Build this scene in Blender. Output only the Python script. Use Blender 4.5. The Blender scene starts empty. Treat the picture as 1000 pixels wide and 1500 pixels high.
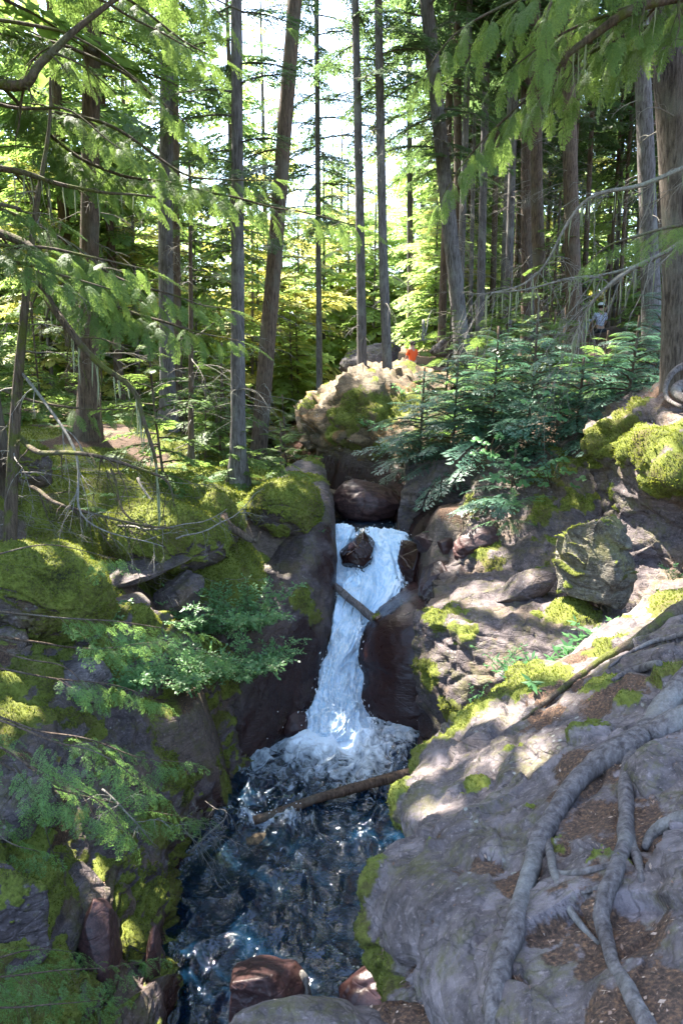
import bpy, math, random
import numpy as np
C = bpy.context.scene
COL = C.collection
# ------------------------------------------------------------------ camera, world, sun, exposure
PITCH = math.radians(10.0)
FPX = 1083.0                      # focal length in pixels of the 1000x1500 photograph
cam_d = bpy.data.cameras.new('camera')
cam_d.sensor_fit = 'VERTICAL'; cam_d.sensor_height = 36.0
cam_d.lens = 36.0 * FPX / 1500.0
cam_d.clip_start = 0.05; cam_d.clip_end = 2000
cam_d.dof.use_dof = True; cam_d.dof.focus_distance = 10.5; cam_d.dof.aperture_fstop = 9.0
cam = bpy.data.objects.new('camera', cam_d); COL.objects.link(cam)
cam.location = (0, 0, 0); cam.rotation_euler = (math.pi/2 - PITCH, 0, 0)
C.camera = cam
SUN_EL, SUN_AZ = math.radians(57), math.radians(-46)   # azimuth measured from +Y towards +X
sdir = np.array([math.sin(SUN_AZ)*math.cos(SUN_EL), math.cos(SUN_AZ)*math.cos(SUN_EL), math.sin(SUN_EL)])
w = bpy.data.worlds.new('World'); C.world = w; w.use_nodes = True
nt = w.node_tree; sky = nt.nodes.new('ShaderNodeTexSky'); sky.sky_type = 'NISHITA'
sky.sun_disc = False; sky.sun_elevation = SUN_EL; sky.sun_rotation = SUN_AZ
sky.air_density = 1.0; sky.dust_density = 1.5; sky.ozone_density = 1.2
nt.links.new(sky.outputs[0], nt.nodes['Background'].inputs[0]); nt.nodes['Background'].inputs[1].default_value = 0.15
sun_d = bpy.data.lights.new('sun', 'SUN'); sun_d.energy = 5.0; sun_d.angle = math.radians(0.55); sun_d.color = (1, .94, .84)
sun = bpy.data.objects.new('sun', sun_d); COL.objects.link(sun)
from mathutils import Vector, Matrix
sun.rotation_euler = Vector(-sdir).to_track_quat('-Z', 'Y').to_euler()
C.view_settings.view_transform = 'Standard'; C.view_settings.look = 'None'
C.view_settings.exposure = 3.1; C.view_settings.gamma = 1
C.render.engine = 'CYCLES'
C.cycles.max_bounces = 7; C.cycles.diffuse_bounces = 4; C.cycles.glossy_bounces = 3; C.cycles.transmission_bounces = 4
C.cycles.transparent_max_bounces = 8; C.cycles.use_denoising = True
C.cycles.caustics_reflective = False; C.cycles.caustics_refractive = False
# ------------------------------------------------------------------ maths helpers
ca, sa = math.cos(PITCH), math.sin(PITCH)
def P(px, py, Y):
    u, v = (px-500)/FPX, (750-py)/FPX
    t = Y/(ca + v*sa)
    return np.array([u*t, Y, t*(-sa + v*ca)])
def PZ(px, py, z):                 # where the ray through a pixel meets height z
    u, v = (px-500)/FPX, (750-py)/FPX
    t = z/(-sa + v*ca)
    return np.array([u*t, t*(ca+v*sa), z])
def _h(i, j, k, s):
    n = (i*374761393 + j*668265263 + k*2147483647 + s*1274126177) & 0xFFFFFFFF
    n = ((n ^ (n >> 13)) * 1274126177) & 0xFFFFFFFF
    n = (n ^ (n >> 16)) * 2246822519 & 0xFFFFFFFF
    return ((n ^ (n >> 15)) & 0xFFFFFF) / float(0x800000) - 1.0
def noise(p, s=0):
    f = np.floor(p); t = p - f; i = f.astype(np.int64); t = t*t*t*(t*(t*6-15)+10)
    x, y, z = i[:, 0], i[:, 1], i[:, 2]; a, b, c = t[:, 0], t[:, 1], t[:, 2]
    def l(u, v, q): return u + (v-u)*q
    return l(l(l(_h(x,y,z,s),_h(x+1,y,z,s),a), l(_h(x,y+1,z,s),_h(x+1,y+1,z,s),a), b),
             l(l(_h(x,y,z+1,s),_h(x+1,y,z+1,s),a), l(_h(x,y+1,z+1,s),_h(x+1,y+1,z+1,s),a), b), c)
def fbm(p, f=1.0, o=4, s=0, g=.5):
    r = np.zeros(len(p)); a = 1.; t = 0
    for k in range(o):
        r += a*noise(p*f + 17.3*k, s+k); t += a; a *= g; f *= 2.03
    return r/t
def worley(p, s=0):                # F1, F2
    i = np.floor(p).astype(np.int64); F1 = np.full(len(p), 9.); F2 = F1.copy()
    for a in (-1, 0, 1):
        for b in (-1, 0, 1):
            for c in (-1, 0, 1):
                x, y, z = i[:, 0]+a, i[:, 1]+b, i[:, 2]+c
                q = np.stack([x+.5+.45*_h(x,y,z,s), y+.5+.45*_h(x,y,z,s+7), z+.5+.45*_h(x,y,z,s+13)], 1)
                d = np.linalg.norm(q-p, axis=1)
                F2 = np.minimum(np.maximum(F1, d), F2); F1 = np.minimum(F1, d)
    return F1, F2
def facets(p, s=0):                # broken faces: every cell is its own tilted plane
    i = np.floor(p).astype(np.int64); F1 = np.full(len(p), 9.); D = np.zeros(len(p))
    for a in (-1, 0, 1):
        for b in (-1, 0, 1):
            for c in (-1, 0, 1):
                x, y, z = i[:, 0]+a, i[:, 1]+b, i[:, 2]+c; h1, h2, h3 = _h(x,y,z,s), _h(x,y,z,s+7), _h(x,y,z,s+13)
                q = np.stack([x+.5+.45*h1, y+.5+.45*h2, z+.5+.45*h3], 1)-p; d = np.linalg.norm(q, axis=1); m = d < F1
                F1 = np.where(m, d, F1); D = np.where(m, .35*h1 - .9*(q[:, 0]*h2 + q[:, 1]*h3 + q[:, 2]*_h(x,y,z,s+21)), D)
    return D
def sm(x, a, b):
    t = np.clip((x-a)/(b-a), 0, 1); return t*t*(3-2*t)
def rotz(a):
    c, s = math.cos(a), math.sin(a); return np.array([[c,-s,0],[s,c,0],[0,0,1.]])
def basis(d, up=(0,0,1)):          # rows: x along d, y sideways, z up-ish
    d = np.array(d, float); d /= np.linalg.norm(d)
    y = np.cross(up, d); n = np.linalg.norm(y)
    y = np.array([0,1.,0]) if n < 1e-4 else y/n
    return np.stack([d, y, np.cross(d, y)])
# ------------------------------------------------------------------ objects
def tag(o, label=None, cat=None, group=None, kind=None):
    for k, v in (('label', label), ('category', cat), ('group', group), ('kind', kind)):
        if v: o[k] = v
    return o
def empty(name, loc, label, cat, group=None):
    o = bpy.data.objects.new(name, None); COL.objects.link(o); o.location = [float(x) for x in loc]
    o.empty_display_size = .2
    return tag(o, label, cat, group)
def mesh_data(name, V, F, mats, attrs=None, smooth=True, uv=None, org=None, mi=None):
    V = np.asarray(V, np.float64)
    if org is not None: V = V - np.asarray(org)
    me = bpy.data.meshes.new(name)
    F = [np.asarray(f, np.int64) for f in (F if isinstance(F, (list, tuple)) else [F]) if len(f)]
    nl = sum(f.size for f in F); npoly = sum(len(f) for f in F)
    me.vertices.add(len(V)); me.vertices.foreach_set('co', V.astype(np.float32).ravel())
    me.loops.add(nl); li = np.concatenate([f.ravel() for f in F]).astype(np.int32); me.loops.foreach_set('vertex_index', li)
    me.polygons.add(npoly)
    tot = np.concatenate([np.full(len(f), f.shape[1]) for f in F]).astype(np.int32)
    me.polygons.foreach_set('loop_start', (np.cumsum(tot)-tot).astype(np.int32))
    if smooth: me.polygons.foreach_set('use_smooth', np.ones(npoly, bool))
    if mi is not None: me.polygons.foreach_set('material_index', np.asarray(mi, np.int32))
    for m in (mats if isinstance(mats, (list, tuple)) else [mats]): me.materials.append(m)
    for k, a in (attrs or {}).items():
        at = me.attributes.new(k, 'FLOAT', 'POINT'); at.data.foreach_set('value', np.asarray(a, np.float32))
    if uv is not None:
        l = me.uv_layers.new(name='UVMap'); l.data.foreach_set('uv', np.asarray(uv)[li].astype(np.float32).ravel())
    me.update(calc_edges=True); me.validate(); return me
def link(name, me, parent=None, loc=None):
    o = bpy.data.objects.new(name, me); COL.objects.link(o)
    if parent is not None: o.parent = parent
    if loc is not None: o.location = [float(x) for x in loc]
    return o
def mk(name, V, F, mats, parent=None, org=None, **k):
    """one mesh object; top-level ones get their origin at their base, children keep world coordinates minus the parent's origin"""
    V = np.asarray(V, float)
    if parent is not None: return link(name, mesh_data(name, V, F, mats, org=np.array(parent.location), **k), parent)
    if org is None: org = np.array([V[:,0].mean(), V[:,1].mean(), V[:,2].min()])
    return link(name, mesh_data(name, V, F, mats, org=org, **k), None, org)
def tube(pts, rad, n=8, cap=True, bump=None, twist=0):
    pts = np.asarray(pts, float); m = len(pts)
    T = np.gradient(pts, axis=0); T /= np.linalg.norm(T, axis=1)[:, None] + 1e-9
    ref = np.array([1., 0, 0]) if abs(T[0][0]) < .8 else np.array([0, 1., 0])
    N = np.cross(T, ref); N /= np.linalg.norm(N, axis=1)[:, None] + 1e-9; B = np.cross(T, N)
    a = np.arange(n)/n*2*math.pi
    R = np.broadcast_to(np.asarray(rad, float), (m,))[:, None]*np.ones((1, n))
    if bump is not None: R = R*bump(m, n)
    V = pts[:, None] + R[..., None]*(np.cos(a)[None, :, None]*N[:, None] + np.sin(a)[None, :, None]*B[:, None])
    V = V.reshape(-1, 3); i = np.arange(m-1)[:, None]*n; j = np.arange(n)[None]; k = (j+1) % n
    F = np.stack([i+j, i+k, i+n+k, i+n+j], -1).reshape(-1, 4)
    if cap:
        V = np.vstack([V, pts[0], pts[-1]]); c0, c1 = len(V)-2, len(V)-1; j = np.arange(n); k = (j+1) % n
        F = np.vstack([F, np.stack([k, j, np.full(n, c0), np.full(n, c0)], 1)[:, [0,1,2,2]], np.stack([(m-1)*n+j, (m-1)*n+k, np.full(n, c1), np.full(n, c1)], 1)])
        q = F[:, 2] != F[:, 3]
        return V, [F[q], F[~q][:, :3]]
    return V, [F]
class Bag:                          # collects geometry into one mesh
    def __init__(s): s.V = []; s.F = {}; s.n = 0; s.A = []; s.M = {}
    def add(s, V, F, a=None, m=0):
        V = np.asarray(V)
        if not len(V): return
        for f in (F if isinstance(F, (list, tuple)) else [F]):
            if len(f):
                f = np.asarray(f)
                s.F.setdefault(f.shape[1], []).append(f + s.n); s.M.setdefault(f.shape[1], []).append(np.full(len(f), m))
        s.V.append(V); s.n += len(V); s.A.append(np.full(len(V), 0.) if a is None else np.broadcast_to(np.asarray(a, float), (len(V),)))
    def data(s): return np.vstack(s.V), [np.vstack(f) for f in s.F.values()]
    def mi(s): return np.concatenate([np.concatenate(m) for m in s.M.values()])
    def att(s): return np.concatenate(s.A)
def cr(Pts, n):                     # Catmull-Rom along axis 0, n samples per span
    Pts = np.asarray(Pts, float); Q = np.concatenate([2*Pts[:1]-Pts[1:2], Pts, 2*Pts[-1:]-Pts[-2:-1]])
    out = []
    for i in range(1, len(Q)-2):
        for k in range(n):
            t = k/n; a, b, c, d = Q[i-1], Q[i], Q[i+1], Q[i+2]
            out.append(.5*(2*b + (c-a)*t + (2*a-5*b+4*c-d)*t*t + (3*b-a-3*c+d)*t**3))
    out.append(Pts[-1]); return np.array(out)
def path(pts, n=8): return cr(np.array([P(*p) for p in pts]), n)
def wob(pts, a, f=3., s=0):         # wobble a polyline
    pts = np.asarray(pts); q = pts*f
    return pts + a*np.stack([noise(q, s), noise(q, s+3), noise(q, s+6)], 1)
def gridfaces(m, n):
    i = np.arange(m-1)[:, None]*n; j = np.arange(n-1)[None]
    return np.stack([i+j, i+j+1, i+n+j+1, i+n+j], -1).reshape(-1, 4)
def gnorm(G):
    du = np.gradient(G, axis=0); dv = np.gradient(G, axis=1); N = np.cross(du, dv)
    return N/(np.linalg.norm(N, axis=2)[..., None]+1e-9)
# ------------------------------------------------------------------ materials
def M(name, base=None, rough=.8, **kw):
    m = bpy.data.materials.new(name); m.use_nodes = True
    b = m.node_tree.nodes['Principled BSDF']; b.inputs['Roughness'].default_value = rough
    if base: b.inputs['Base Color'].default_value = (*base, 1)
    for k, v in kw.items(): b.inputs[k.replace('_', ' ')].default_value = v
    return m
class N:                            # terse node builder
    def __init__(s, m): s.t = m.node_tree; s.b = s.t.nodes.get('Principled BSDF'); s.o = s.t.nodes.get('Material Output')
    def n(s, ty, **k):
        q = s.t.nodes.new('ShaderNode'+ty)
        for a, v in k.items(): setattr(q, a, v)
        return q
    def l(s, a, b): s.t.links.new(a, b)
    def obj(s): return s.n('TexCoord').outputs['Object']
    def pos(s): return s.n('NewGeometry').outputs['Position']
    def att(s, nm): return s.n('Attribute', attribute_name=nm).outputs['Fac']
    def noise(s, sc, det=5, rough=.6, vec=None, dist=0):
        q = s.n('TexNoise'); q.inputs['Scale'].default_value = sc; q.inputs['Detail'].default_value = det
        q.inputs['Roughness'].default_value = rough; q.inputs['Distortion'].default_value = dist
        s.l(vec or s.pos(), q.inputs['Vector']); return q.outputs['Fac']
    def vor(s, sc, feat='F1', vec=None):
        q = s.n('TexVoronoi', feature=feat); q.inputs['Scale'].default_value = sc; s.l(vec or s.pos(), q.inputs['Vector']); return q.outputs['Distance']
    def ramp(s, f, st):
        q = s.n('ValToRGB'); e = q.color_ramp.elements
        while len(e) < len(st): e.new(.5)
        for i, (p, c) in enumerate(st): e[i].position = p; e[i].color = (*c, 1) if len(c) == 3 else c
        s.l(f, q.inputs[0]); return q.outputs[0]
    def rng(s, f, a, b, c=0., d=1.):
        q = s.n('MapRange'); q.inputs[1].default_value = a; q.inputs[2].default_value = b; q.inputs[3].default_value = c; q.inputs[4].default_value = d
        s.l(f, q.inputs[0]); return q.outputs[0]
    def math(s, op, a, b):
        q = s.n('Math', operation=op)
        for i, v in enumerate((a, b)):
            if isinstance(v, (int, float)): q.inputs[i].default_value = v
            else: s.l(v, q.inputs[i])
        return q.outputs[0]
    def mix(s, f, a, b):
        q = s.n('Mix', data_type='RGBA')
        for k, v in ((0, f), (6, a), (7, b)):
            if isinstance(v, (int, float)): q.inputs[k].default_value = v
            elif isinstance(v, tuple): q.inputs[k].default_value = (*v, 1)
            else: s.l(v, q.inputs[k])
        return q.outputs[2]
    def bump(s, h, st, dist, nrm=None):
        q = s.n('Bump'); q.inputs['Strength'].default_value = st; q.inputs['Distance'].default_value = dist; s.l(h, q.inputs['Height'])
        if nrm: s.l(nrm, q.inputs['Normal'])
        return q.outputs[0]
    def scale(s, vec, x, y, z, rot=(0,0,0)):
        q = s.n('Mapping'); q.inputs['Scale'].default_value = (x, y, z); q.inputs['Rotation'].default_value = rot; s.l(vec, q.inputs[0]); return q.outputs[0]
def rock_mat(name, c1, c2, c3, rough=.8, lichen=.5, warm=None, strata=(3, 3, 16), bump=.8, dist=.9):
    m = M(name, rough=rough); k = N(m)
    n1 = k.noise(1.6, 6, .65); n2 = k.noise(11, 6, .7)
    st = k.noise(1.2, 5, .6, k.scale(k.pos(), *strata, rot=(.25, -.3, 0)), dist)
    col = k.mix(k.rng(n1, .35, .65), c1, c2)
    col = k.mix(k.rng(st, .4, .68, 0, .8), col, c3)
    if warm: col = k.mix(k.rng(k.noise(2.3, 4, .6), .52, .62, 0, .8), col, warm)
    col = k.mix(k.rng(n2, .42, .68, .0, .75), col, tuple(x*.25 for x in c1))
    ck = k.rng(k.vor(3.6, 'DISTANCE_TO_EDGE', wv := k.n('VectorMath', operation='ADD').outputs[0]), 0, .035, 1, 0); _w = wv.node
    nzv = k.n('TexNoise'); nzv.inputs['Scale'].default_value = 2.5; nzv.inputs['Detail'].default_value = 4; k.l(k.pos(), nzv.inputs['Vector'])
    k.l(k.scale(k.pos(), 1, 1, 2.0, rot=(.3, .2, .4)), _w.inputs[0]); k.l(nzv.outputs['Color'], _w.inputs[1])
    col = k.mix(k.math('MULTIPLY', ck, k.rng(n1, .4, .6, .2, .9)), col, (.012, .010, .010))
    dust = k.rng(k.noise(42, 4, .75), .55, .72, 0, .55); col = k.mix(dust, col, tuple(min(.5, x*1.9) for x in c2))
    # lichen crusts and spots
    lv = k.vor(19); ln = k.noise(2.1, 3, .6)
    lich = k.math('MULTIPLY', k.rng(k.math('ADD', lv, k.math('MULTIPLY', n2, .35)), .42, .36), k.rng(ln, .56, .66, 0, lichen))
    col = k.mix(lich, col, (.38, .39, .34))
    alg = k.rng(k.math('ADD', k.math('MULTIPLY', k.noise(3.3, 6, .75), .7), k.math('MULTIPLY', k.noise(24, 4, .7), .3)), .5, .6, 0, .62)
    if name != 'maroon_rock': col = k.mix(alg, col, k.mix(n2, (.045, .042, .012), (.125, .115, .032)))
    wet = k.att('wet'); col = k.mix(wet, col, k.mix(n1, (.009, .0045, .004), (.040, .014, .011)))
    # soil with fallen needles
    sn = k.noise(70, 3, .7, k.scale(k.pos(), 1, 1, 1)); fl = k.vor(55)
    soilc = k.ramp(sn, [(.32, (.025, .016, .011)), (.52, (.07, .042, .028)), (.66, (.16, .085, .045)), (.8, (.30, .19, .11))])
    sf = k.rng(k.math('ADD', k.att('soil'), k.math('MULTIPLY', k.math('SUBTRACT', n2, .5), 1.7)), .40, .62)
    col = k.mix(sf, col, soilc)
    # moss
    mn = k.noise(32, 5, .75); mb = k.noise(3.1, 4, .6); mf = k.noise(150, 3, .7)
    mo = k.ramp(k.math('ADD', k.math('MULTIPLY', mn, .55), k.math('MULTIPLY', mb, .5)),
                [(.36, (.012, .014, .004)), (.45, (.062, .066, .010)), (.54, (.125, .145, .020)), (.66, (.195, .22, .038))])
    mo = k.mix(k.rng(k.noise(1.7, 3, .5), .5, .66, 0, .6), mo, k.mix(mf, (.035, .028, .010), (.15, .105, .035)))
    mm = k.rng(k.math('ADD', k.att('moss'), k.math('MULTIPLY', k.math('SUBTRACT', k.math('ADD', k.math('MULTIPLY', n2, .6), k.math('MULTIPLY', k.noise(45, 4, .7), .4)), .5), 1.2)), .42, .58)
    col = k.mix(mm, col, mo)
    k.l(col, k.b.inputs['Base Color'])
    # bump: rock grain, cracks; moss pile
    cr_ = k.rng(k.vor(4.5, 'DISTANCE_TO_EDGE', k.scale(k.pos(), 1, 1, 2.2, rot=(.3, .2, .4))), 0, .05)
    hr = k.math('ADD', k.math('MULTIPLY', n2, .5), k.math('ADD', k.math('MULTIPLY', st, .5), k.math('MULTIPLY', cr_, .12)))
    hr = k.math('ADD', hr, k.math('MULTIPLY', k.noise(60, 4, .7), .16))
    hm = k.math('ADD', k.math('MULTIPLY', mn, .9), k.math('MULTIPLY', mf, .5))
    h = k.n('Mix'); k.l(mm, h.inputs[0]); k.l(hr, h.inputs[2]); k.l(hm, h.inputs[3])
    k.l(k.bump(h.outputs[0], .9*bump, .05), k.b.inputs['Normal'])
    r = k.n('Mix'); k.l(k.math('MULTIPLY', wet, k.math('SUBTRACT', 1.0, mm)), r.inputs[0]); k.l(k.rng(n2, .3, .7, rough-.12, rough+.12), r.inputs[2]); r.inputs[3].default_value = .22
    r2 = k.n('Mix'); k.l(k.math('MAXIMUM', mm, sf), r2.inputs[0]); k.l(r.outputs[0], r2.inputs[2]); r2.inputs[3].default_value = .95
    k.l(r2.outputs[0], k.b.inputs['Roughness'])
    k.b.inputs['Specular IOR Level'].default_value = .35
    return m
MR = {
 'purple': rock_mat('purple_rock', (.075, .058, .058), (.150, .118, .116), (.048, .034, .032), warm=(.125, .085, .055)),
 'grey':   rock_mat('grey_rock', (.088, .071, .069), (.165, .134, .130), (.045, .032, .031), strata=(1.6, 1.6, 9), dist=2.6, warm=(.185, .155, .158)),
 'maroon': rock_mat('maroon_rock', (.060, .030, .028), (.10, .050, .044), (.036, .020, .02), .5, .15, bump=.35),
 'ochre':  rock_mat('ochre_rock', (.10, .072, .042), (.185, .125, .065), (.040, .028, .020), warm=(.24, .125, .035), lichen=.8),
 'crust':  rock_mat('crusted_rock', (.085, .070, .055), (.20, .18, .135), (.05, .038, .030), lichen=1.2, warm=(.17, .15, .05)),
}
def leaf_mat(name, c1, c2, tr=.45, rough=.55, spec=.3, hue=.482):
    m = M(name, rough=rough); k = N(m); k.b.inputs['Specular IOR Level'].default_value = spec
    rnd = k.n('NewGeometry').outputs['Random Per Island']
    f = k.math('ADD', k.math('MULTIPLY', rnd, .5), k.math('MULTIPLY', k.rng(k.noise(1.1, 3, .6), .3, .7), .5))
    col = k.mix(f, c1, c2); k.l(col, k.b.inputs['Base Color'])
    t = k.n('BsdfTranslucent'); hs = k.n('HueSaturation'); k.l(col, hs.inputs['Color']); hs.inputs['Value'].default_value = 2.1; hs.inputs['Hue'].default_value = hue
    k.l(hs.outputs[0], t.inputs[0]); mx = k.n('MixShader'); mx.inputs[0].default_value = tr
    k.l(k.b.outputs[0], mx.inputs[1]); k.l(t.outputs[0], mx.inputs[2]); k.l(mx.outputs[0], k.o.inputs[0]); return m
ML = {
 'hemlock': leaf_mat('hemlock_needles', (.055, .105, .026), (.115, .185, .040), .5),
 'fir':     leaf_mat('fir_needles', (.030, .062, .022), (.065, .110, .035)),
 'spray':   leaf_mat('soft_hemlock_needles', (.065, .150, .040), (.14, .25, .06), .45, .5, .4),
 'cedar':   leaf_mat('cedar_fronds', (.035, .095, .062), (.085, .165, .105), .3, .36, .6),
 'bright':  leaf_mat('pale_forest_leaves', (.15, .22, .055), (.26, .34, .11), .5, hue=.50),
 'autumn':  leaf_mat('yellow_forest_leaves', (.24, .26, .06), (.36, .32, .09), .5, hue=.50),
 'shrub':   leaf_mat('shrub_leaves', (.055, .14, .045), (.12, .23, .08), .4, .45, .5),
 'herb':    leaf_mat('herb_leaves', (.050, .14, .050), (.10, .23, .075), .45, .42, .5),
 'mossy':   leaf_mat('moss_tufts', (.05, .072, .012), (.155, .18, .026), .3, .8, .1),
}
def bark_mat(name, c1, c2, c3, moss=.0):
    m = M(name, rough=.92); k = N(m); v = k.scale(k.pos(), 1, 1, .16)
    a = k.noise(34, 5, .65, v, .4); b = k.noise(2.2, 4, .6); fine = k.noise(90, 4, .7)
    col = k.mix(k.rng(a, .35, .62), c1, c2); col = k.mix(k.rng(b, .5, .68, 0, .7), col, c3)
    if moss: col = k.mix(k.rng(k.noise(5, 5, .7), .6-moss*.2, .7-moss*.2), col, (.09, .10, .02))
    col = k.mix(k.rng(fine, .3, .7, 0, .4), col, tuple(x*.3 for x in c1)); k.l(col, k.b.inputs['Base Color'])
    k.l(k.bump(k.math('ADD', a, k.math('MULTIPLY', fine, .3)), 1., .03), k.b.inputs['Normal']); k.b.inputs['Specular IOR Level'].default_value = .2
    return m
MB = {
 'warm': bark_mat('warm_grey_bark', (.050, .038, .032), (.19, .155, .13), (.20, .19, .16)),
 'grey': bark_mat('grey_bark', (.060, .050, .046), (.19, .17, .165), (.25, .25, .22)),
 'brown': bark_mat('brown_bark', (.050, .033, .024), (.17, .12, .085), (.14, .13, .10)),
 'mossy': bark_mat('mossy_bark', (.045, .032, .022), (.14, .105, .075), (.12, .13, .07), .5),
 'dead': bark_mat('dead_wood', (.14, .12, .10), (.30, .275, .24), (.24, .25, .19)),
 'root': bark_mat('root_bark', (.075, .060, .056), (.22, .19, .18), (.33, .32, .29)),
}

CORR = [((60,835,6.5),.55),((90,1290,4.5),.4),((60,1215,4.7),.35),((215,1200,6.2),.35),((20,960,5.8),.45),((150,1350,4.4),.3),((290,1010,8.2),.4),((250,1020,7.5),.4),
 ((150,1180,5.2),.4),((40,1180,4.9),.3),((230,1120,6.8),.4),((60,1060,5),.55),((120,1150,4.7),.5),((250,850,9),.3),((360,880,9.3),.45),((180,940,6),.5),((560,620,15),.4),((700,750,10.5),.5),((940,660,8.3),.45),((950,820,8),.25),((670,910,8.2),.2),((960,900,5.2),.35),((100,1430,3.7),.25),((180,1300,5.1),.25),
 ((65,862,6.9),.6),((270,1060,7.8),.35),((440,1085,9),.2),((345,1250,6.75),.3),((740,1010,4.9),.2),((850,955,5.5),.25),((850,800,7.6),.28),((420,680,13),.5),((197,1382,4.85),.14),
 ((75,1310,4.4),.28),((280,770,9.5),.3),((740,880,8.2),.2),((418,735,11.2),.3),((700,600,12.5),1.0),((810,560,12),.6),((540,740,13.5),.3),((890,620,9.3),.3),((150,380,6),1.0),((250,100,6.5),1.2),((100,440,5.8),.6),((40,200,6.8),.9),
 ((280,300,9),.8),((430,270,9),.7),((110,1000,6.5),.25),((860,480,17),.8),((950,560,11),.5),((640,590,14),.7),((760,1120,3.5),.10),((250,640,15),.8),((330,620,17),1.),((110,680,11),.5),((300,940,8.8),.25),((390,860,9.6),.3),((200,520,12),.8)]
SHADE = [(-4.9,8.3),(-5.3,10.8),(-4.4,5.6),(-6.0,7.4),(-6.5,4.5),(-8.5,8),(-7.5,11.5),(-10.5,5),(-11,10.5),(-8.2,6.3),(-10,8.2),(-9.5,14),(-6.2,8.6),(6.8,4)]
# ------------------------------------------------------------------ rock builders
def blobs(V, L):                    # soft union of spots (px, py, Y, radius)
    r = np.zeros(len(V))
    for px, py, Y, q in L:
        c = P(px, py, Y); D = (V-c)*np.array([1, 1, 1.25]); s = int(px*7+py) % 97; d = np.linalg.norm(D, axis=1); near = d < q*2
        if not near.any(): continue
        dn = d[near]/q + .75*fbm(V[near], 1.2/q, 5, s, .62); r[near] = np.maximum(r[near], 1 - sm(dn, .35, 1.1))
    return r
FR = np.linalg.qr(np.array([[.9, .2, .3], [-.3, .9, .2], [-.2, -.3, .9]]))[0]
def rough_rock(V, Nn, amp=1., seed=0, ledge=1., big=1.):
    d = .16*big*fbm(V, .8, 3, seed) + .05*fbm(V, 3.1, 4, seed+20)
    n = np.array([.22, -.34, .91]); h = (V@n)*3.2 + .9*fbm(V, .9, 3, seed+40)
    f = h-np.floor(h); d += ledge*.045*(sm(f, .0, .25) - f)
    h2 = (V@np.array([.8, .5, .3]))*1.7 + .7*fbm(V, .8, 2, seed+50); f2 = h2-np.floor(h2); d += ledge*.035*(sm(f2, 0, .2)-f2)
    F1, F2 = worley(V*np.array([1.3, 1.3, 2.1]) + .35*np.stack([noise(V*2, 1), noise(V*2, 2), noise(V*2, 3)], 1), seed)
    W_ = V + .10*np.stack([fbm(V, 2, 3, 1), fbm(V, 2, 3, 2), fbm(V, 2, 3, 3)], 1)
    d += ledge*(.085*facets(W_@FR*np.array([1.5, 1.5, 2.6]), seed+3) + .014*facets(W_@FR*np.array([5, 5, 9.]), seed+5))
    d -= ledge*.035*(1-sm(F2-F1, 0, .10)); d += .012*fbm(V, 14, 3, seed+60, .6)
    return V + Nn*(d*amp)[:, None]
def puff(V, Nn, m, seed=0):         # moss swells off the rock in small cushions
    F1, _ = worley(V*4.5, seed+5); b = .05*(1-F1*F1) + .02*fbm(V, 22, 3, seed+9, .7) + .012
    return V + Nn*(b*m)[:, None]
def masks(V, Nn, moss, mossL, soilL, wet, wetL, seed, soil=0., nomoss=()):
    up = Nn[:, 2]; nz = fbm(V, 1.3, 4, seed+70)
    mm = np.clip(sm(up*.55 + nz*.6 + .25*fbm(V, 6, 3, seed+75, .6) + moss, .42, .72), 0, 1)
    mm = np.maximum(mm, blobs(V, mossL)); mm *= 1-blobs(V, nomoss)
    so = np.maximum(blobs(V, soilL), sm(up*.6 + fbm(V, 1.7, 3, seed+90)*.5 + soil, .8, 1.)) 
    wt = np.clip(np.maximum(wet, blobs(V, wetL)), 0, 1)
    return mm, so*(1-.75*mm), wt
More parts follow.
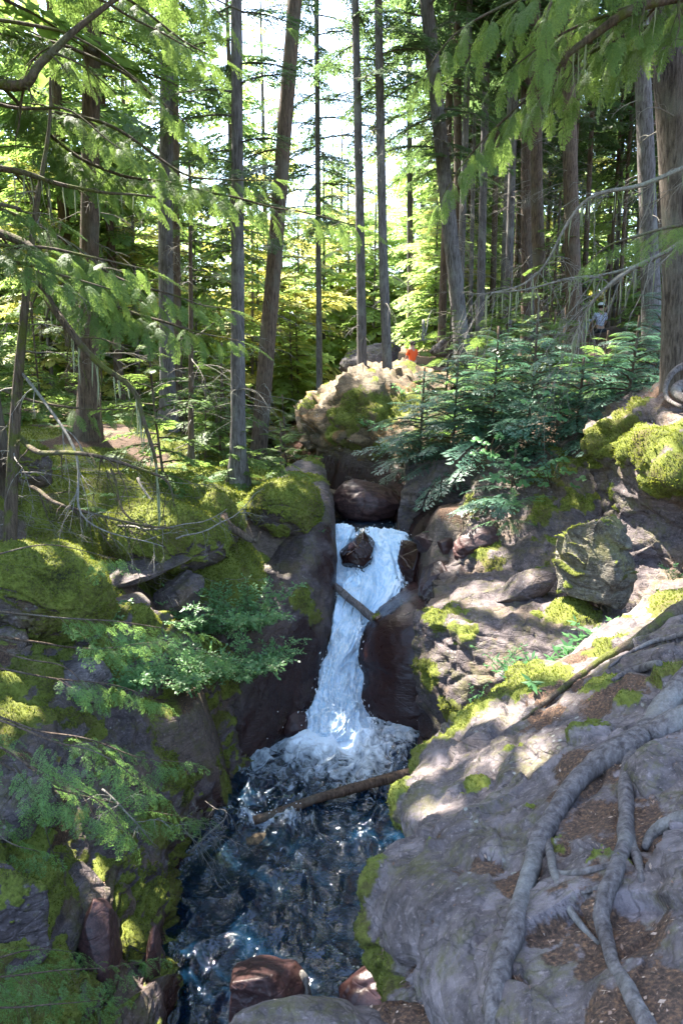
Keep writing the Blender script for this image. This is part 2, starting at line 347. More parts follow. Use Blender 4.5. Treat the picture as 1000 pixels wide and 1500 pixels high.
def loft(name, rows, mat, label, cat='rock', group=None, res=14, back=(0, 1.6, -1.4), amp=1., ledge=1., moss=0., mossL=(), soilL=(), wet=0., wetL=(),
         soil=0., nomoss=(), cracks=(), seed=0, big=1., world=False, kind=None, parent=None):
    G = np.array([[np.array(p, float) if world else P(*p) for p in r] for r in rows])
    G = cr(G, res); G = np.swapaxes(cr(np.swapaxes(G, 0, 1), res), 0, 1)
    m, n = G.shape[:2]
    Nn = gnorm(G); c = G.reshape(-1, 3).mean(0)
    if (Nn*(-c)).sum(2).mean() < 0: Nn = -Nn
    V = G.reshape(-1, 3); Q = Nn.reshape(-1, 3)
    V0 = V; V = rough_rock(V, Q, amp, seed, ledge, big); ckm = np.zeros(len(V))
    for L_, wd_, dp_ in cracks:
        pl = wob(cr(np.array([P(*c_) for c_ in L_]), 14), .05, 4, len(L_)); dm = np.full(len(V), 9.); sg = np.zeros(len(V))
        for q_ in range(len(pl)): dq = np.linalg.norm((V0-pl[q_])*np.array([1, .8, .8]), axis=1); dm = np.minimum(dm, dq)
        ww = wd_*(.7+.6*fbm(V0, 6, 2, 5)); V = V - Q*(dp_*np.exp(-(dm/np.maximum(ww, .006))**2))[:, None]; ckm = np.maximum(ckm, np.exp(-(dm/(wd_*.7))**2))
    N2 = gnorm(V.reshape(m, n, 3)).reshape(-1, 3)
    if (N2*Q).sum() < 0: N2 = -N2
    mm, so, wt = masks(V, N2, moss, mossL, soilL, wet, wetL, seed, soil, nomoss)
    so = np.maximum(so, .75*ckm)
    V = puff(V, Q, mm, seed)
    # closed behind: two more rings pushed back into the ground
    b = np.array(back, float); idx = np.concatenate([np.arange(n), np.arange(1, m)*n+n-1, (m-1)*n+np.arange(n-2, -1, -1), np.arange(m-2, 0, -1)*n])
    ring = V[idx]; k = len(ring); r1 = ring + b*.45 + (c-ring)*.08; r2 = ring*.35 + (c+b)*.65 + b*.2; cen = (c+b*1.25)[None]
    W = np.vstack([V, r1, r2, cen]); o = m*n; j = np.arange(k); jn = (j+1) % k
    F = [gridfaces(m, n), np.stack([idx[jn], idx[j], o+j, o+jn], 1), np.stack([o+jn, o+j, o+k+j, o+k+jn], 1)]
    F = [np.vstack(F), np.stack([o+k+jn, o+k+j, np.full(k, o+2*k)], 1)]
    z = np.zeros(2*k+1); A = {'moss': np.r_[mm, z], 'soil': np.r_[so, z], 'wet': np.r_[wt, z]}
    o_ = mk(name, W, F, mat, parent=parent, attrs=A)
    if parent is None: tag(o_, label, cat, group, kind)
    ROCKS.append((o_, V, gridfaces(m, n), mm, so)); return o_
ROCKS = []
_ico = {}
def ico(sub):
    if sub not in _ico:
        t = (1+5**.5)/2
        V = [(-1,t,0),(1,t,0),(-1,-t,0),(1,-t,0),(0,-1,t),(0,1,t),(0,-1,-t),(0,1,-t),(t,0,-1),(t,0,1),(-t,0,-1),(-t,0,1)]
        F = [(0,11,5),(0,5,1),(0,1,7),(0,7,10),(0,10,11),(1,5,9),(5,11,4),(11,10,2),(10,7,6),(7,1,8),(3,9,4),(3,4,2),(3,2,6),(3,6,8),(3,8,9),(4,9,5),(2,4,11),(6,2,10),(8,6,7),(9,8,1)]
        V = [np.array(v)/np.linalg.norm(v) for v in V]
        for _ in range(sub):
            mid = {}; G = []
            def g(a, b):
                k = (min(a, b), max(a, b))
                if k not in mid: q = V[a]+V[b]; V.append(q/np.linalg.norm(q)); mid[k] = len(V)-1
                return mid[k]
            for a, b, c in F:
                x, y, z = g(a, b), g(b, c), g(c, a); G += [(a,x,z),(b,y,x),(c,z,y),(x,y,z)]
            F = G
        _ico[sub] = (np.array(V), np.array(F))
    return _ico[sub]
def boulder(name, ctr, size, mat, label, cat='boulder', group=None, rot=(0,0,0), seed=0, sub=5, cuts=12, amp=.8, ledge=1., round_=.12, cd=(.55, .92), **mk_):
    D, F = ico(sub); rs = np.random.RandomState(seed+100)
    R = np.full(len(D), 1.12)
    for _ in range(cuts):
        nrm = rs.normal(size=3); nrm /= np.linalg.norm(nrm); d = rs.uniform(*cd); c = D@nrm
        R = np.minimum(R, np.where(c > .05, d/np.maximum(c, .05), 9))
    R = R*(1-round_) + round_; V = D*R[:, None]*np.array(size)
    E = Matrix.Rotation(rot[2], 3, 'Z') @ Matrix.Rotation(rot[1], 3, 'Y') @ Matrix.Rotation(rot[0], 3, 'X'); E = np.array(E)
    V = V@E.T; c = P(*ctr); V = V + c; s = min(size)
    Q = (D/np.array(size))@E.T; Q /= np.linalg.norm(Q, axis=1)[:, None]
    V = rough_rock(V, Q, min(1., s*2.)*amp, seed, ledge)
    fn = np.cross(V[F[:,1]]-V[F[:,0]], V[F[:,2]]-V[F[:,0]]); Nn = np.zeros_like(V)
    for i in range(3): np.add.at(Nn, F[:, i], fn)
    Nn /= np.linalg.norm(Nn, axis=1)[:, None]+1e-9
    if (Nn*Q).sum() < 0: Nn = -Nn
    d = dict(moss=0., mossL=(), soilL=(), wet=0., wetL=(), soil=0., nomoss=()); d.update(mk_)
    mm, so, wt = masks(V, Nn, d['moss'], d['mossL'], d['soilL'], d['wet'], d['wetL'], seed, d['soil'], d['nomoss'])
    V = puff(V, Q, mm*min(1., s*3), seed)
    o = tag(mk(name, V, F, mat, attrs={'moss': mm, 'soil': so, 'wet': wt}), label, cat, group)
    ROCKS.append((o, V, F, mm, so)); return o
# ------------------------------------------------------------------ ground
TL = [(0,1500,3.4),(0,1130,5),(0,900,6.6),(0,780,8.2),(0,700,10),(0,620,14),(0,575,20),(-150,800,8),(-200,620,14),(-300,575,24),(150,1500,3.8),(150,1300,4.6),(150,1130,5.6),(150,950,7),
      (150,800,8.8),(150,700,10.8),(150,620,15),(150,585,22),(250,1130,6.4),(250,950,7.8),(250,830,9.3),(300,750,10.4),(300,680,13),(300,625,17),(300,590,24),
      (345,1010,8.9),(400,850,10.4),(400,735,11.4),(440,705,12.3),(400,650,15),(400,625,18),(440,600,24),(460,590,30),(230,1250,5.9),(-100,560,40),(300,560,40),(480,560,42)]
TR = [(1000,1500,1.7),(800,1600,1.6),(1000,1300,2.4),(1000,1100,3.3),(900,1200,2.9),(1000,960,4.8),(1000,900,6.6),(850,930,6.6),(750,980,6.6),(700,1100,6.0),(1100,1000,4),(650,1300,3.2),(1200,1200,3),
      (700,870,9),(850,870,8.8),(800,770,10.5),(700,740,11.6),(640,740,12.4),(700,680,13),(620,690,13.6),(560,620,16.4),(560,570,17),(640,575,17),(720,560,17.5),(640,540,20),
      (640,520,25),(500,575,19),(700,520,22),(760,600,14),(850,600,13),(850,520,19),(940,545,14),(1000,565,10.5),(940,600,10.5),(1000,620,10),(1080,560,11),(1000,515,19),(900,492,25),(1000,480,28),(800,500,25),
      (700,505,30),(600,520,36),(1200,480,26),(900,470,42),(1100,450,44)]
def scat(L):
    A = np.array([P(*p) for p in L]); return A[:, :2], A[:, 2]
LXY, LZ = scat(TL); RXY, RZ = scat(TR)
def idw(xy, A, z):
    out = np.zeros(len(xy)); 
    for i in range(0, len(xy), 20000):
        d = np.linalg.norm(xy[i:i+20000, None]-A[None], axis=2); s = .35+.10*np.linalg.norm(A, axis=1)[None]
        w_ = 1/(d*d/s**2+.08)**2; out[i:i+20000] = (w_*z).sum(1)/w_.sum(1)
    return out
# channel edges (Y, x_left, x_right, bed z)
CH = np.array([(-6,-1.6,.6,-5.6),(0,-1.5,.4,-5.5),(3.,-1.35,.3,-5.4),(4.55,-1.36,.35,-5.3),(5.7,-1.52,.5,-5.3),(6.75,-1.42,.7,-5.3),(7.3,-1.14,.95,-5.2),(8.3,-1.15,1.35,-5.2),(9.2,-.75,1.35,-5.1),
               (10,-.45,.6,-4.6),(10.8,-.2,1.0,-3.7),(11.6,-.2,1.1,-2.9),(12.6,-.45,1.0,-2.8),(13.4,-1.0,.9,-2.7),(14.5,-2.0,.3,-2.6),(15.5,-2.8,-.8,-2.45),(17,-3.3,-1.2,-2.2),(20,-3.6,-1.5,-2.0),(30,-4.5,-2.5,-1.9),(60,-7,-5,-1.8)])
def terr(xy):
    xl = np.interp(xy[:,1], CH[:,0], CH[:,1]); xr = np.interp(xy[:,1], CH[:,0], CH[:,2]); zb = np.interp(xy[:,1], CH[:,0], CH[:,3])
    wl = sm(xy[:,0], -.5, .5); zl = idw(xy, LXY, LZ); zr = idw(xy, RXY, RZ)
    mid = (xl+xr)/2; z = np.where(xy[:,0] < mid, zl, zr)
    q = np.concatenate([xy, np.zeros((len(xy), 1))], 1); wv = .12*fbm(q, 1.1, 3, 4)
    dl = xl-xy[:,0]+wv; dr = xy[:,0]-xr+wv; d = np.maximum(dl, dr)   # distance outside the channel
    z = zb + (z-zb)*np.clip((d+.05)/(.5+.30*np.clip(xy[:,1]-14.5, 0, 20)), 0, 1)**np.where(xy[:,1] > 15, 1., .6)
    far = np.linalg.norm(xy, axis=1); z = z + sm(far, 34, 110)*(7+3*noise(q*.03, 5)) - sm(-xy[:,1], 1, 4)*0
    z = z - .75*sm(xy[:,0], .2, .8)*(1-sm(xy[:,0], 4.2, 5))*sm(xy[:,1], 2, 3)*(1-sm(xy[:,1], 10.3, 11)) - .45*(1-sm(xy[:,0], -1, -.5))*sm(xy[:,0], -4.5, -4)*(1-sm(xy[:,1], 9.5, 10.5))
    return z + .10*fbm(q, .7, 4, 2)*sm(d, .1, .8) + .03*fbm(q, 4, 3, 3) + .5*fbm(q, .09, 2, 8)*sm(far, 14, 40)
def tz(x, y): return float(terr(np.array([[x, y]]))[0])
gx = np.unique(np.concatenate([np.arange(-7, 7.01, .07), np.arange(7, 22, .3), -np.arange(7, 22, .3), 22+1.12**np.arange(0, 45)-1, -(22+1.12**np.arange(0, 45)-1)]))
gy = np.unique(np.concatenate([np.arange(-6, 3, .25), np.arange(3, 20, .07), np.arange(20, 40, .35), 40+1.13**np.arange(0, 42)-1, -(6+1.15**np.arange(0, 34)-1)]))
GX, GY = np.meshgrid(gx, gy); xy = np.stack([GX.ravel(), GY.ravel()], 1); TZv = terr(xy)
V = np.column_stack([xy, TZv]); Nn = gnorm(V.reshape(len(gy), len(gx), 3)).reshape(-1, 3); Nn *= np.sign(Nn[:, 2:3]+1e-9)
zb = np.interp(xy[:,1], CH[:,0], CH[:,3])
mm = sm(fbm(V, .9, 4, 31)*.9 + .5*Nn[:,2] + .28*(V[:,0] < 0) - .30*(V[:,0] > 1) + .25*blobs(V, [(330,690,12.5,2.5),(420,680,13,1.6),(200,740,10,2)]), .42, .75)
mm *= 1 - sm(zb+.9-V[:,2], 0, .5)
slope = sm(Nn[:,2], .45, .75)
wt = sm(-V[:,2]+zb+1.2, 0, .3)
ground_mat = rock_mat('forest_ground', (.10, .075, .06), (.15, .11, .085), (.08, .055, .045), lichen=.1)
g = mk('ground', V, gridfaces(len(gy), len(gx)), ground_mat, org=(0,0,0), attrs={'moss': mm, 'soil': np.clip(1.25-mm, 0, 1)*(1-wt)*slope, 'wet': wt}); tag(g, kind='structure')
ROCKS.append((g, V, gridfaces(len(gy), len(gx)), mm, np.clip(1-mm, 0, 1)*(1-wt)))
# ------------------------------------------------------------------ left side of the gorge
PU, GR, MA, OC = MR['purple'], MR['grey'], MR['maroon'], MR['ochre']
loft('rock_wall', [[(300,980,9.3),(372,800,11.2),(400,712,12.3),(440,676,13.6),(462,668,14.6)],
    [(325,1000,8.8),(395,830,10.5),(430,735,11.6),(462,700,12.6),(478,690,13.4)],
    [(345,1020,8.5),(420,860,10.0),(455,760,11.0),(482,722,11.9),(487,730,12.9)],
    [(350,1060,8.35),(425,910,9.5),(468,850,10.3),(487,800,11.0),(486,800,12)],
    [(351,1090,8.3),(405,980,9.0),(455,930,9.7),(490,880,10.4),(489,890,11.4)],
    [(352,1112,8.25),(385,1050,8.6),(430,1010,9.1),(470,985,9.7),(476,960,10.6)],
    [(350,1150,8.2),(380,1100,8.45),(416,1070,8.85),(452,1046,9.3),(462,1040,10)],
    [(346,1200,8.2),(376,1150,8.5),(414,1110,8.9),(455,1080,9.4),(460,1070,10)]], PU,
    'dark carved rock wall with mossy top along the left edge of the waterfall', 'rock wall', res=22, back=(-1.6,.6,-.6), amp=.6, ledge=.35, moss=-.35, seed=3, wet=.25,
    mossL=[(410,745,11.3,.62),(365,770,10.9,.5),(450,703,12.6,.42),(440,880,9.9,.30),(455,905,9.9,.2),(462,672,14,.7),(350,900,10,.5),(330,990,8.9,.45)],
    wetL=[(465,840,10.5,.5),(470,780,11,.35),(425,960,9.2,.85),(400,1020,8.8,.7),(370,1080,8.4,.55),(460,980,9.5,.6),(430,1060,9,.6),(480,900,10.4,.35),(350,1180,8.2,.7),(400,1110,8.7,.6),(450,1080,9.4,.6)])
loft('rock_bank', [[(-260,880,6.4),(-60,880,6.6),(90,905,7.2),(210,900,8.1),(300,930,8.9),(350,985,9.1),(362,1040,9.0)],
    [(-260,1010,5.4),(-60,1000,5.7),(90,1010,6.3),(200,1020,7.1),(290,1040,7.9),(340,1080,8.2),(356,1120,8.3)],
    [(-260,1140,4.7),(-60,1140,4.9),(80,1140,5.4),(180,1150,6.1),(268,1150,6.8),(306,1125,7.3),(345,1190,7.7)],
    [(-260,1280,4.1),(-60,1270,4.3),(80,1270,4.75),(160,1280,5.2),(228,1240,5.9),(262,1225,6.3),(272,1300,6.2)],
    [(-260,1430,3.6),(-60,1420,3.75),(70,1410,4.1),(140,1410,4.5),(200,1370,5.0),(232,1350,5.3),(243,1430,5.2)],
    [(-260,1650,3.1),(-60,1640,3.2),(60,1620,3.45),(130,1620,3.7),(190,1600,3.9),(214,1580,4.1),(222,1660,4.0)]], PU,
    'steep mossy rock bank dropping to the dark pool on its left shore', 'rock bank', res=24, back=(-1.2,.8,-2.2), amp=1.2, moss=.24, seed=11, soil=.2,
    mossL=[(280,1060,7.8,.5),(260,1130,6.9,.55),(230,1060,7.2,.5),(240,1210,6.1,.3),(300,1000,8.6,.4),(150,980,7,.5)], soilL=[(80,1200,5.1,.35),(75,1310,4.6,.3),(230,1190,6.3,.2)],
    wetL=[(330,1190,7.5,.6),(270,1270,6.2,.35),(250,1370,5.3,.4),(228,1480,4.7,.5),(300,1230,6.6,.4)], nomoss=[(125,990,6.4,.25)])
def bl(name, *a, **k): return boulder(name, *a, **k)
bl('mossy_boulder', (245,785,9.5), (.85,.6,.42), PU, 'wide round boulder under thick olive moss above the leafy shrub', rot=(0,.05,.1), seed=1, moss=.75, cuts=4, round_=.6, amp=.5, sub=6)
bl('mossy_boulder', (318,770,10.2), (.32,.4,.42), PU, 'narrow hanging moss lobe beside the twisted dead root', seed=2, moss=.8, cuts=4, round_=.6, amp=.5)
bl('mossy_boulder', (418,748,11.2), (.58,.6,.44), PU, 'domed olive moss cushion on top of the dark rock wall', seed=4, moss=.8, cuts=3, round_=.7, amp=.4, sub=6)
bl('mossy_boulder', (55,862,6.9), (.66,.5,.50), PU, 'big sunlit yellow moss boulder at the left picture edge', rot=(0,.1,.3), seed=5, moss=.85, cuts=5, round_=.5, amp=.6, sub=6)
bl('mossy_boulder', (48,680,9.4), (.22,.25,.33), PU, 'small upright mossy stone behind the thin leaning trunk', seed=6, moss=.6, cuts=5, round_=.5)
bl('rock_slab', (200,838,8.9), (.68,.42,.10), PU, 'thin tilted slab just under the big moss boulder', 'slab', rot=(.2,-.32,.2), seed=7, moss=-.02, round_=.1)
bl('rock_slab', (172,897,8.0), (.36,.3,.15), PU, 'bare purple slab wedged under the ledge left of the shrub', 'slab', rot=(.4,-.25,.2), seed=8, moss=-.4, round_=.1)
bl('rock_slab', (262,868,8.9), (.34,.3,.17), PU, 'leaning purple stone half green with moss beside the shrub', 'slab', rot=(.5,-.7,.1), seed=9, moss=-.15, round_=.1)
bl('rock', (112,1000,6.5), (.27,.25,.19), GR, 'pale bare stone in the sun on the left slope', 'rock', rot=(.3,.2,0), seed=10, moss=-.5, round_=.15)
bl('rock', (25,1185,4.9), (.36,.35,.30), PU, 'needle strewn angular rock with a dark hollow beneath', 'rock', rot=(.2,.3,.4), seed=12, moss=-.25, soil=.3, round_=.15)
bl('rock', (2,1352,4.1), (.33,.32,.34), PU, 'mossy shouldered rock low at the left edge', 'rock', rot=(.1,.5,.2), seed=13, moss=.12, round_=.3, soil=.1)
bl('rock', (122,1312,4.75), (.16,.25,.29), PU, 'grey lichen pillar rock beside the needle filled cleft', 'rock', rot=(.1,-.2,.3), seed=14, moss=-.35, round_=.2)
bl('rock', (152,1395,4.45), (.13,.22,.36), MA, 'dark upright rock under the pillar rock with rusty base', 'rock', rot=(.1,-.15,.1), seed=15, moss=-.25, round_=.2)
bl('rock', (178,1325,5.1), (.13,.2,.16), PU, 'green mossy block above the sunlit round stone', 'rock', seed=16, moss=.35, round_=.4)
bl('rock', (197,1382,4.85), (.125,.15,.135), GR, 'small sunlit round stone with yellow moss cap near the water', 'rock', seed=17, moss=.25, round_=.7, cuts=5)
bl('rock', (226,1412,4.75), (.05,.12,.3), MA, 'thin upright reddish splinter of rock at the waterline', 'rock', rot=(0,.1,0), seed=18, moss=-.5, round_=.1)
bl('rock', (430,1058,9.1), (.20,.3,.20), MA, 'smooth reddish knob at the foot of the falls', 'rock', rot=(0,.3,0), seed=19, moss=-1, wet=.35, round_=.6, ledge=.2)
bl('rock', (395,640,18.5), (.45,.4,.28), OC, 'sunlit pinkish boulder between the trunks behind the moss', 'rock', seed=20, moss=-.6)
# ------------------------------------------------------------------ far outcrop and rocks round the falls
loft('rock_outcrop', [[(430,600,20),(480,560,19),(540,538,18.5),(600,540,18),(660,556,17.5)],
    [(440,605,17.2),(478,588,16.4),(530,560,16),(590,566,15.8),(660,590,15.4)],
    [(446,640,16.2),(480,628,15.6),(530,605,15),(582,625,14.7),(650,640,14.3)],
    [(462,672,16.1),(490,668,15.3),(530,655,14.6),(580,665,14.2),(645,690,13.6)],
    [(476,705,15.6),(505,700,15),(545,700,14.5),(590,705,13.9),(650,730,13.2)],
    [(478,742,15.2),(508,745,14.8),(550,748,14.3),(592,750,13.6),(650,770,13)],
    [(476,800,15),(508,800,14.6),(550,800,14.1),(592,800,13.6),(650,820,13)]], OC,
    'tall ochre rock outcrop with moss ledges at the head of the gorge', 'outcrop', res=16, back=(.5,3,-1), amp=1.5, ledge=1.5, seed=23, moss=-.12, soil=.1,
    mossL=[(455,592,17,.5),(500,612,15.5,.35),(555,610,15,.5),(580,640,14.8,.3),(520,650,14.9,.3),(450,640,16.4,.5),(530,600,15.2,.7),(500,640,15.3,.4),(600,600,15.2,.6),(560,660,14.5,.3)], wetL=[(600,740,13.4,.9),(500,760,14.6,.6)])
bl('rock', (540,737,13.5), (.66,.5,.42), MR['maroon'], 'smooth water worn maroon rock above the upper pool', 'rock', rot=(0,.08,0), seed=24, moss=-1, cuts=5, round_=.5, ledge=.5)
bl('rock', (492,742,13.8), (.25,.4,.40), OC, 'small rust coloured rock left of the maroon rock', 'rock', seed=25, moss=-1, cuts=5)
bl('rock_slab', (538,530,20.5), (1.15,.8,.42), GR, 'long tilted mossy slab resting on the outcrop behind two trunks', 'slab', rot=(.1,-.33,.1), seed=26, moss=.0, round_=.1)
bl('rock', (672,505,20.5), (.7,.6,.45), GR, 'rounded grey boulder at the foot of the leaning trunk', 'rock', rot=(0,-.2,0), seed=27, moss=-.3)
loft('rock_wall', [[(590,668,13.6),(640,655,13.2),(700,650,12.6),(760,650,12)],
    [(594,700,12.7),(640,682,12.4),(700,664,11.8),(770,690,11.2)],
    [(588,725,12.4),(640,705,12.1),(700,700,11.7),(770,740,11)],
    [(582,760,12.2),(630,760,12.3),(690,760,12),(760,790,10.8)],
    [(588,800,12),(630,810,11.8),(690,820,11.5),(750,840,10.4)],
    [(595,870,11.8),(640,880,11.4),(700,880,11),(750,890,10)]], PU, 'shadowed rock wall with a pale rounded top edge right of the upper pool', 'rock wall',
    res=16, amp=.8, seed=29, moss=-.4, mossL=[(720,740,11.3,.4),(760,720,11,.4)], wetL=[(650,770,12.2,.55),(620,820,11.8,.5)], nomoss=[(600,710,12.5,.5)])
loft('mossy_slope', [[(670,740,11.4),(710,690,11.6),(770,670,11.4),(850,640,11),(900,620,10.6)],
    [(665,790,10.8),(705,735,10.9),(765,715,10.7),(835,690,10.3),(890,690,9.9)],
    [(655,820,10.4),(700,785,10.4),(760,775,10.2),(820,760,9.8),(880,770,9.4)],
    [(650,850,10.1),(700,835,10.0),(760,820,9.7),(820,820,9.3),(880,830,9.0)],
    [(650,900,9.9),(700,880,9.7),(760,870,9.3),(820,870,8.9),(880,880,8.6)]], PU, 'steep green moss slope between the shaded wall and the cliff', 'mossy slope', res=16, amp=.9,
    seed=31, moss=.05, mossL=[(700,745,11,.4),(715,800,10.2,.45),(800,760,10,.35),(730,840,9.8,.35),(800,700,10.6,.4)], nomoss=[(672,800,10.5,.33),(770,800,10,.25),(690,840,10,.25)])
def fall_rock(c, s, sd, lab, **k): return bl('rock', c, s, MA, lab, 'rock', seed=sd, moss=-1, wet=1., cuts=9, round_=.15, ledge=.8, **k)
fall_rock((527,812,11.2), (.27,.35,.36), 33, 'dark wet rock splitting the lip of the waterfall')
fall_rock((598,828,11.25), (.20,.3,.40), 34, 'black rock on the right side of the waterfall lip')
fall_rock((592,880,10.8), (.24,.35,.28), 35, 'rounded rock under the thin veil of water')
bl('rock', (660,858,10.0), (.40,.4,.34), PU, 'dark lichen spotted block below the green slope', 'rock', rot=(.1,.1,.3), seed=36, moss=-.3, wet=.35)
bl('rock', (632,850,10.2), (.17,.4,.3), MA, 'shiny wet sliver of rock draped by a dead twig', 'rock', rot=(.2,.5,0), seed=37, moss=-.2, wet=.6)
bl('rock', (640,800,10.9), (.3,.35,.25), MA, 'dark maroon stone in the shade behind the veil', 'rock', seed=38, moss=-.6, wet=.5)
bl('rock', (702,800,10.35), (.38,.3,.33), MA, 'dark purple stone streaked white with lichen', 'rock', rot=(0,-.5,.2), seed=39, moss=-.5)
loft('rock_block', [[(548,862,11.4),(590,850,11.2),(640,850,10.8),(690,850,10.5)],
    [(540,905,10.4),(566,893,10.1),(605,878,9.9),(650,890,9.8)],
    [(533,922,10.05),(560,915,9.7),(604,912,9.45),(650,920,9.5)],
    [(514,962,10.0),(548,962,9.5),(600,960,9.2),(650,960,9.2)],
    [(521,990,9.9),(552,990,9.4),(600,992,9.1),(650,990,9.1)],
    [(511,1022,9.75),(548,1024,9.3),(600,1026,9.05),(650,1026,9.05)],
    [(530,1052,9.6),(560,1062,9.2),(605,1064,9.0),(650,1066,9.0)],
    [(545,1090,9.7),(570,1100,9.3),(605,1100,9.1),(650,1100,9.1)]], MA,
    'smooth dark maroon block carved by water right of the plunge', 'rock', res=18, back=(.9,1.2,-.3), amp=.35, ledge=.25, moss=-1., seed=41, wet=.75, wetL=[(560,900,10,.5),(530,1000,9.7,.3),(560,1070,9.2,.4)], mossL=[(552,905,10,.12)])
loft('rock_slab', [[(640,868,9.3),(700,845,9.4),(770,840,9.2),(850,840,8.9),(930,850,8.6)],
    [(622,898,8.7),(690,872,8.6),(770,862,8.5),(850,870,8.2),(930,895,7.8)],
    [(612,918,8.45),(680,905,8.0),(770,900,7.8),(850,905,7.5),(930,925,7.0)],
    [(606,950,8.4),(668,945,7.75),(730,945,7.5),(820,960,7.1),(930,980,6.5)],
    [(606,1000,8.4),(655,1005,7.8),(720,1010,7.3),(810,1030,6.9),(930,1030,6.4)],
    [(612,1050,8.4),(655,1060,7.9),(720,1080,7.4),(800,1090,6.9),(930,1100,6.3)],
    [(618,1100,8.4),(660,1120,8),(720,1140,7.5),(800,1160,7),(930,1170,6.4)]], PU,
    'broad grey purple slab with a moss cushion above the right side of the pool', 'slab', res=20, back=(.6,1.0,-1.6), amp=.9, seed=43, moss=-.32,
    mossL=[(655,905,8.2,.30),(680,925,7.95,.28),(625,910,8.5,.2),(825,892,7.7,.33),(790,905,7.7,.12),(640,985,8.0,.3),(680,1040,7.7,.4),(620,975,8.4,.2),(850,900,7.5,.3)],
    nomoss=[(745,880,8.2,.45)], wetL=[(615,1060,8.4,.4)])
bl('boulder', (856,822,7.75), (.50,.42,.56), MR['crust'], 'angular lichen crusted boulder with yellow moss perched on the slab', rot=(.3,-.6,.2), seed=46, moss=.16, sub=6, cuts=13, ledge=1.2, round_=.0, cd=(.42, .8))
bl('rock', (770,855,8.3), (.42,.25,.16), PU, 'low dark wedge of rock touching the left side of the perched boulder', 'rock', rot=(0,-.3,0), seed=46, moss=-.15)
loft('cliff', [[(862,606,11),(905,585,10.8),(960,566,10.4),(1010,560,10),(1120,560,9.6),(1250,560,9)],
    [(858,622,9.9),(900,605,9.6),(950,584,9.2),(1010,580,8.8),(1120,590,8.2),(1250,600,8)],
    [(858,655,9.4),(900,640,9.0),(950,632,8.4),(1010,640,7.9),(1120,650,7.6),(1250,650,7.4)],
    [(872,688,9.5),(905,678,9.0),(950,690,8.3),(1010,712,7.8),(1120,720,7.4),(1250,720,7.2)],
    [(880,740,9.4),(905,740,8.9),(955,760,8.5),(1010,780,8.2),(1120,780,7.6),(1250,780,7.2)],
    [(866,800,9.1),(900,805,8.6),(955,820,8.3),(1010,830,7.9),(1120,840,7.3),(1250,850,6.9)],
    [(850,860,8.8),(895,865,8.3),(955,870,8.0),(1010,880,7.6),(1120,900,6.9),(1250,900,6.5)],
    [(850,920,8.5),(895,920,8.1),(955,920,7.8),(1010,930,7.4),(1120,950,6.8),(1250,950,6.5)]], PU,
    'high purple and ochre cliff with hanging green moss below the thick trunk', 'cliff', res=20, back=(1.2,2.,-1.), amp=1.1, seed=47, moss=-.4,
    mossL=[(885,640,9.3,.42),(925,635,8.8,.5),(960,650,8.2,.5),(1000,690,7.9,.6),(1060,680,7.6,.5),(925,600,9.2,.3),(900,745,8.9,.1),(905,720,9,.18),(960,710,8.2,.3),(870,670,9.4,.2)], soilL=[(960,575,9.5,.5),(1010,570,9,.5)])
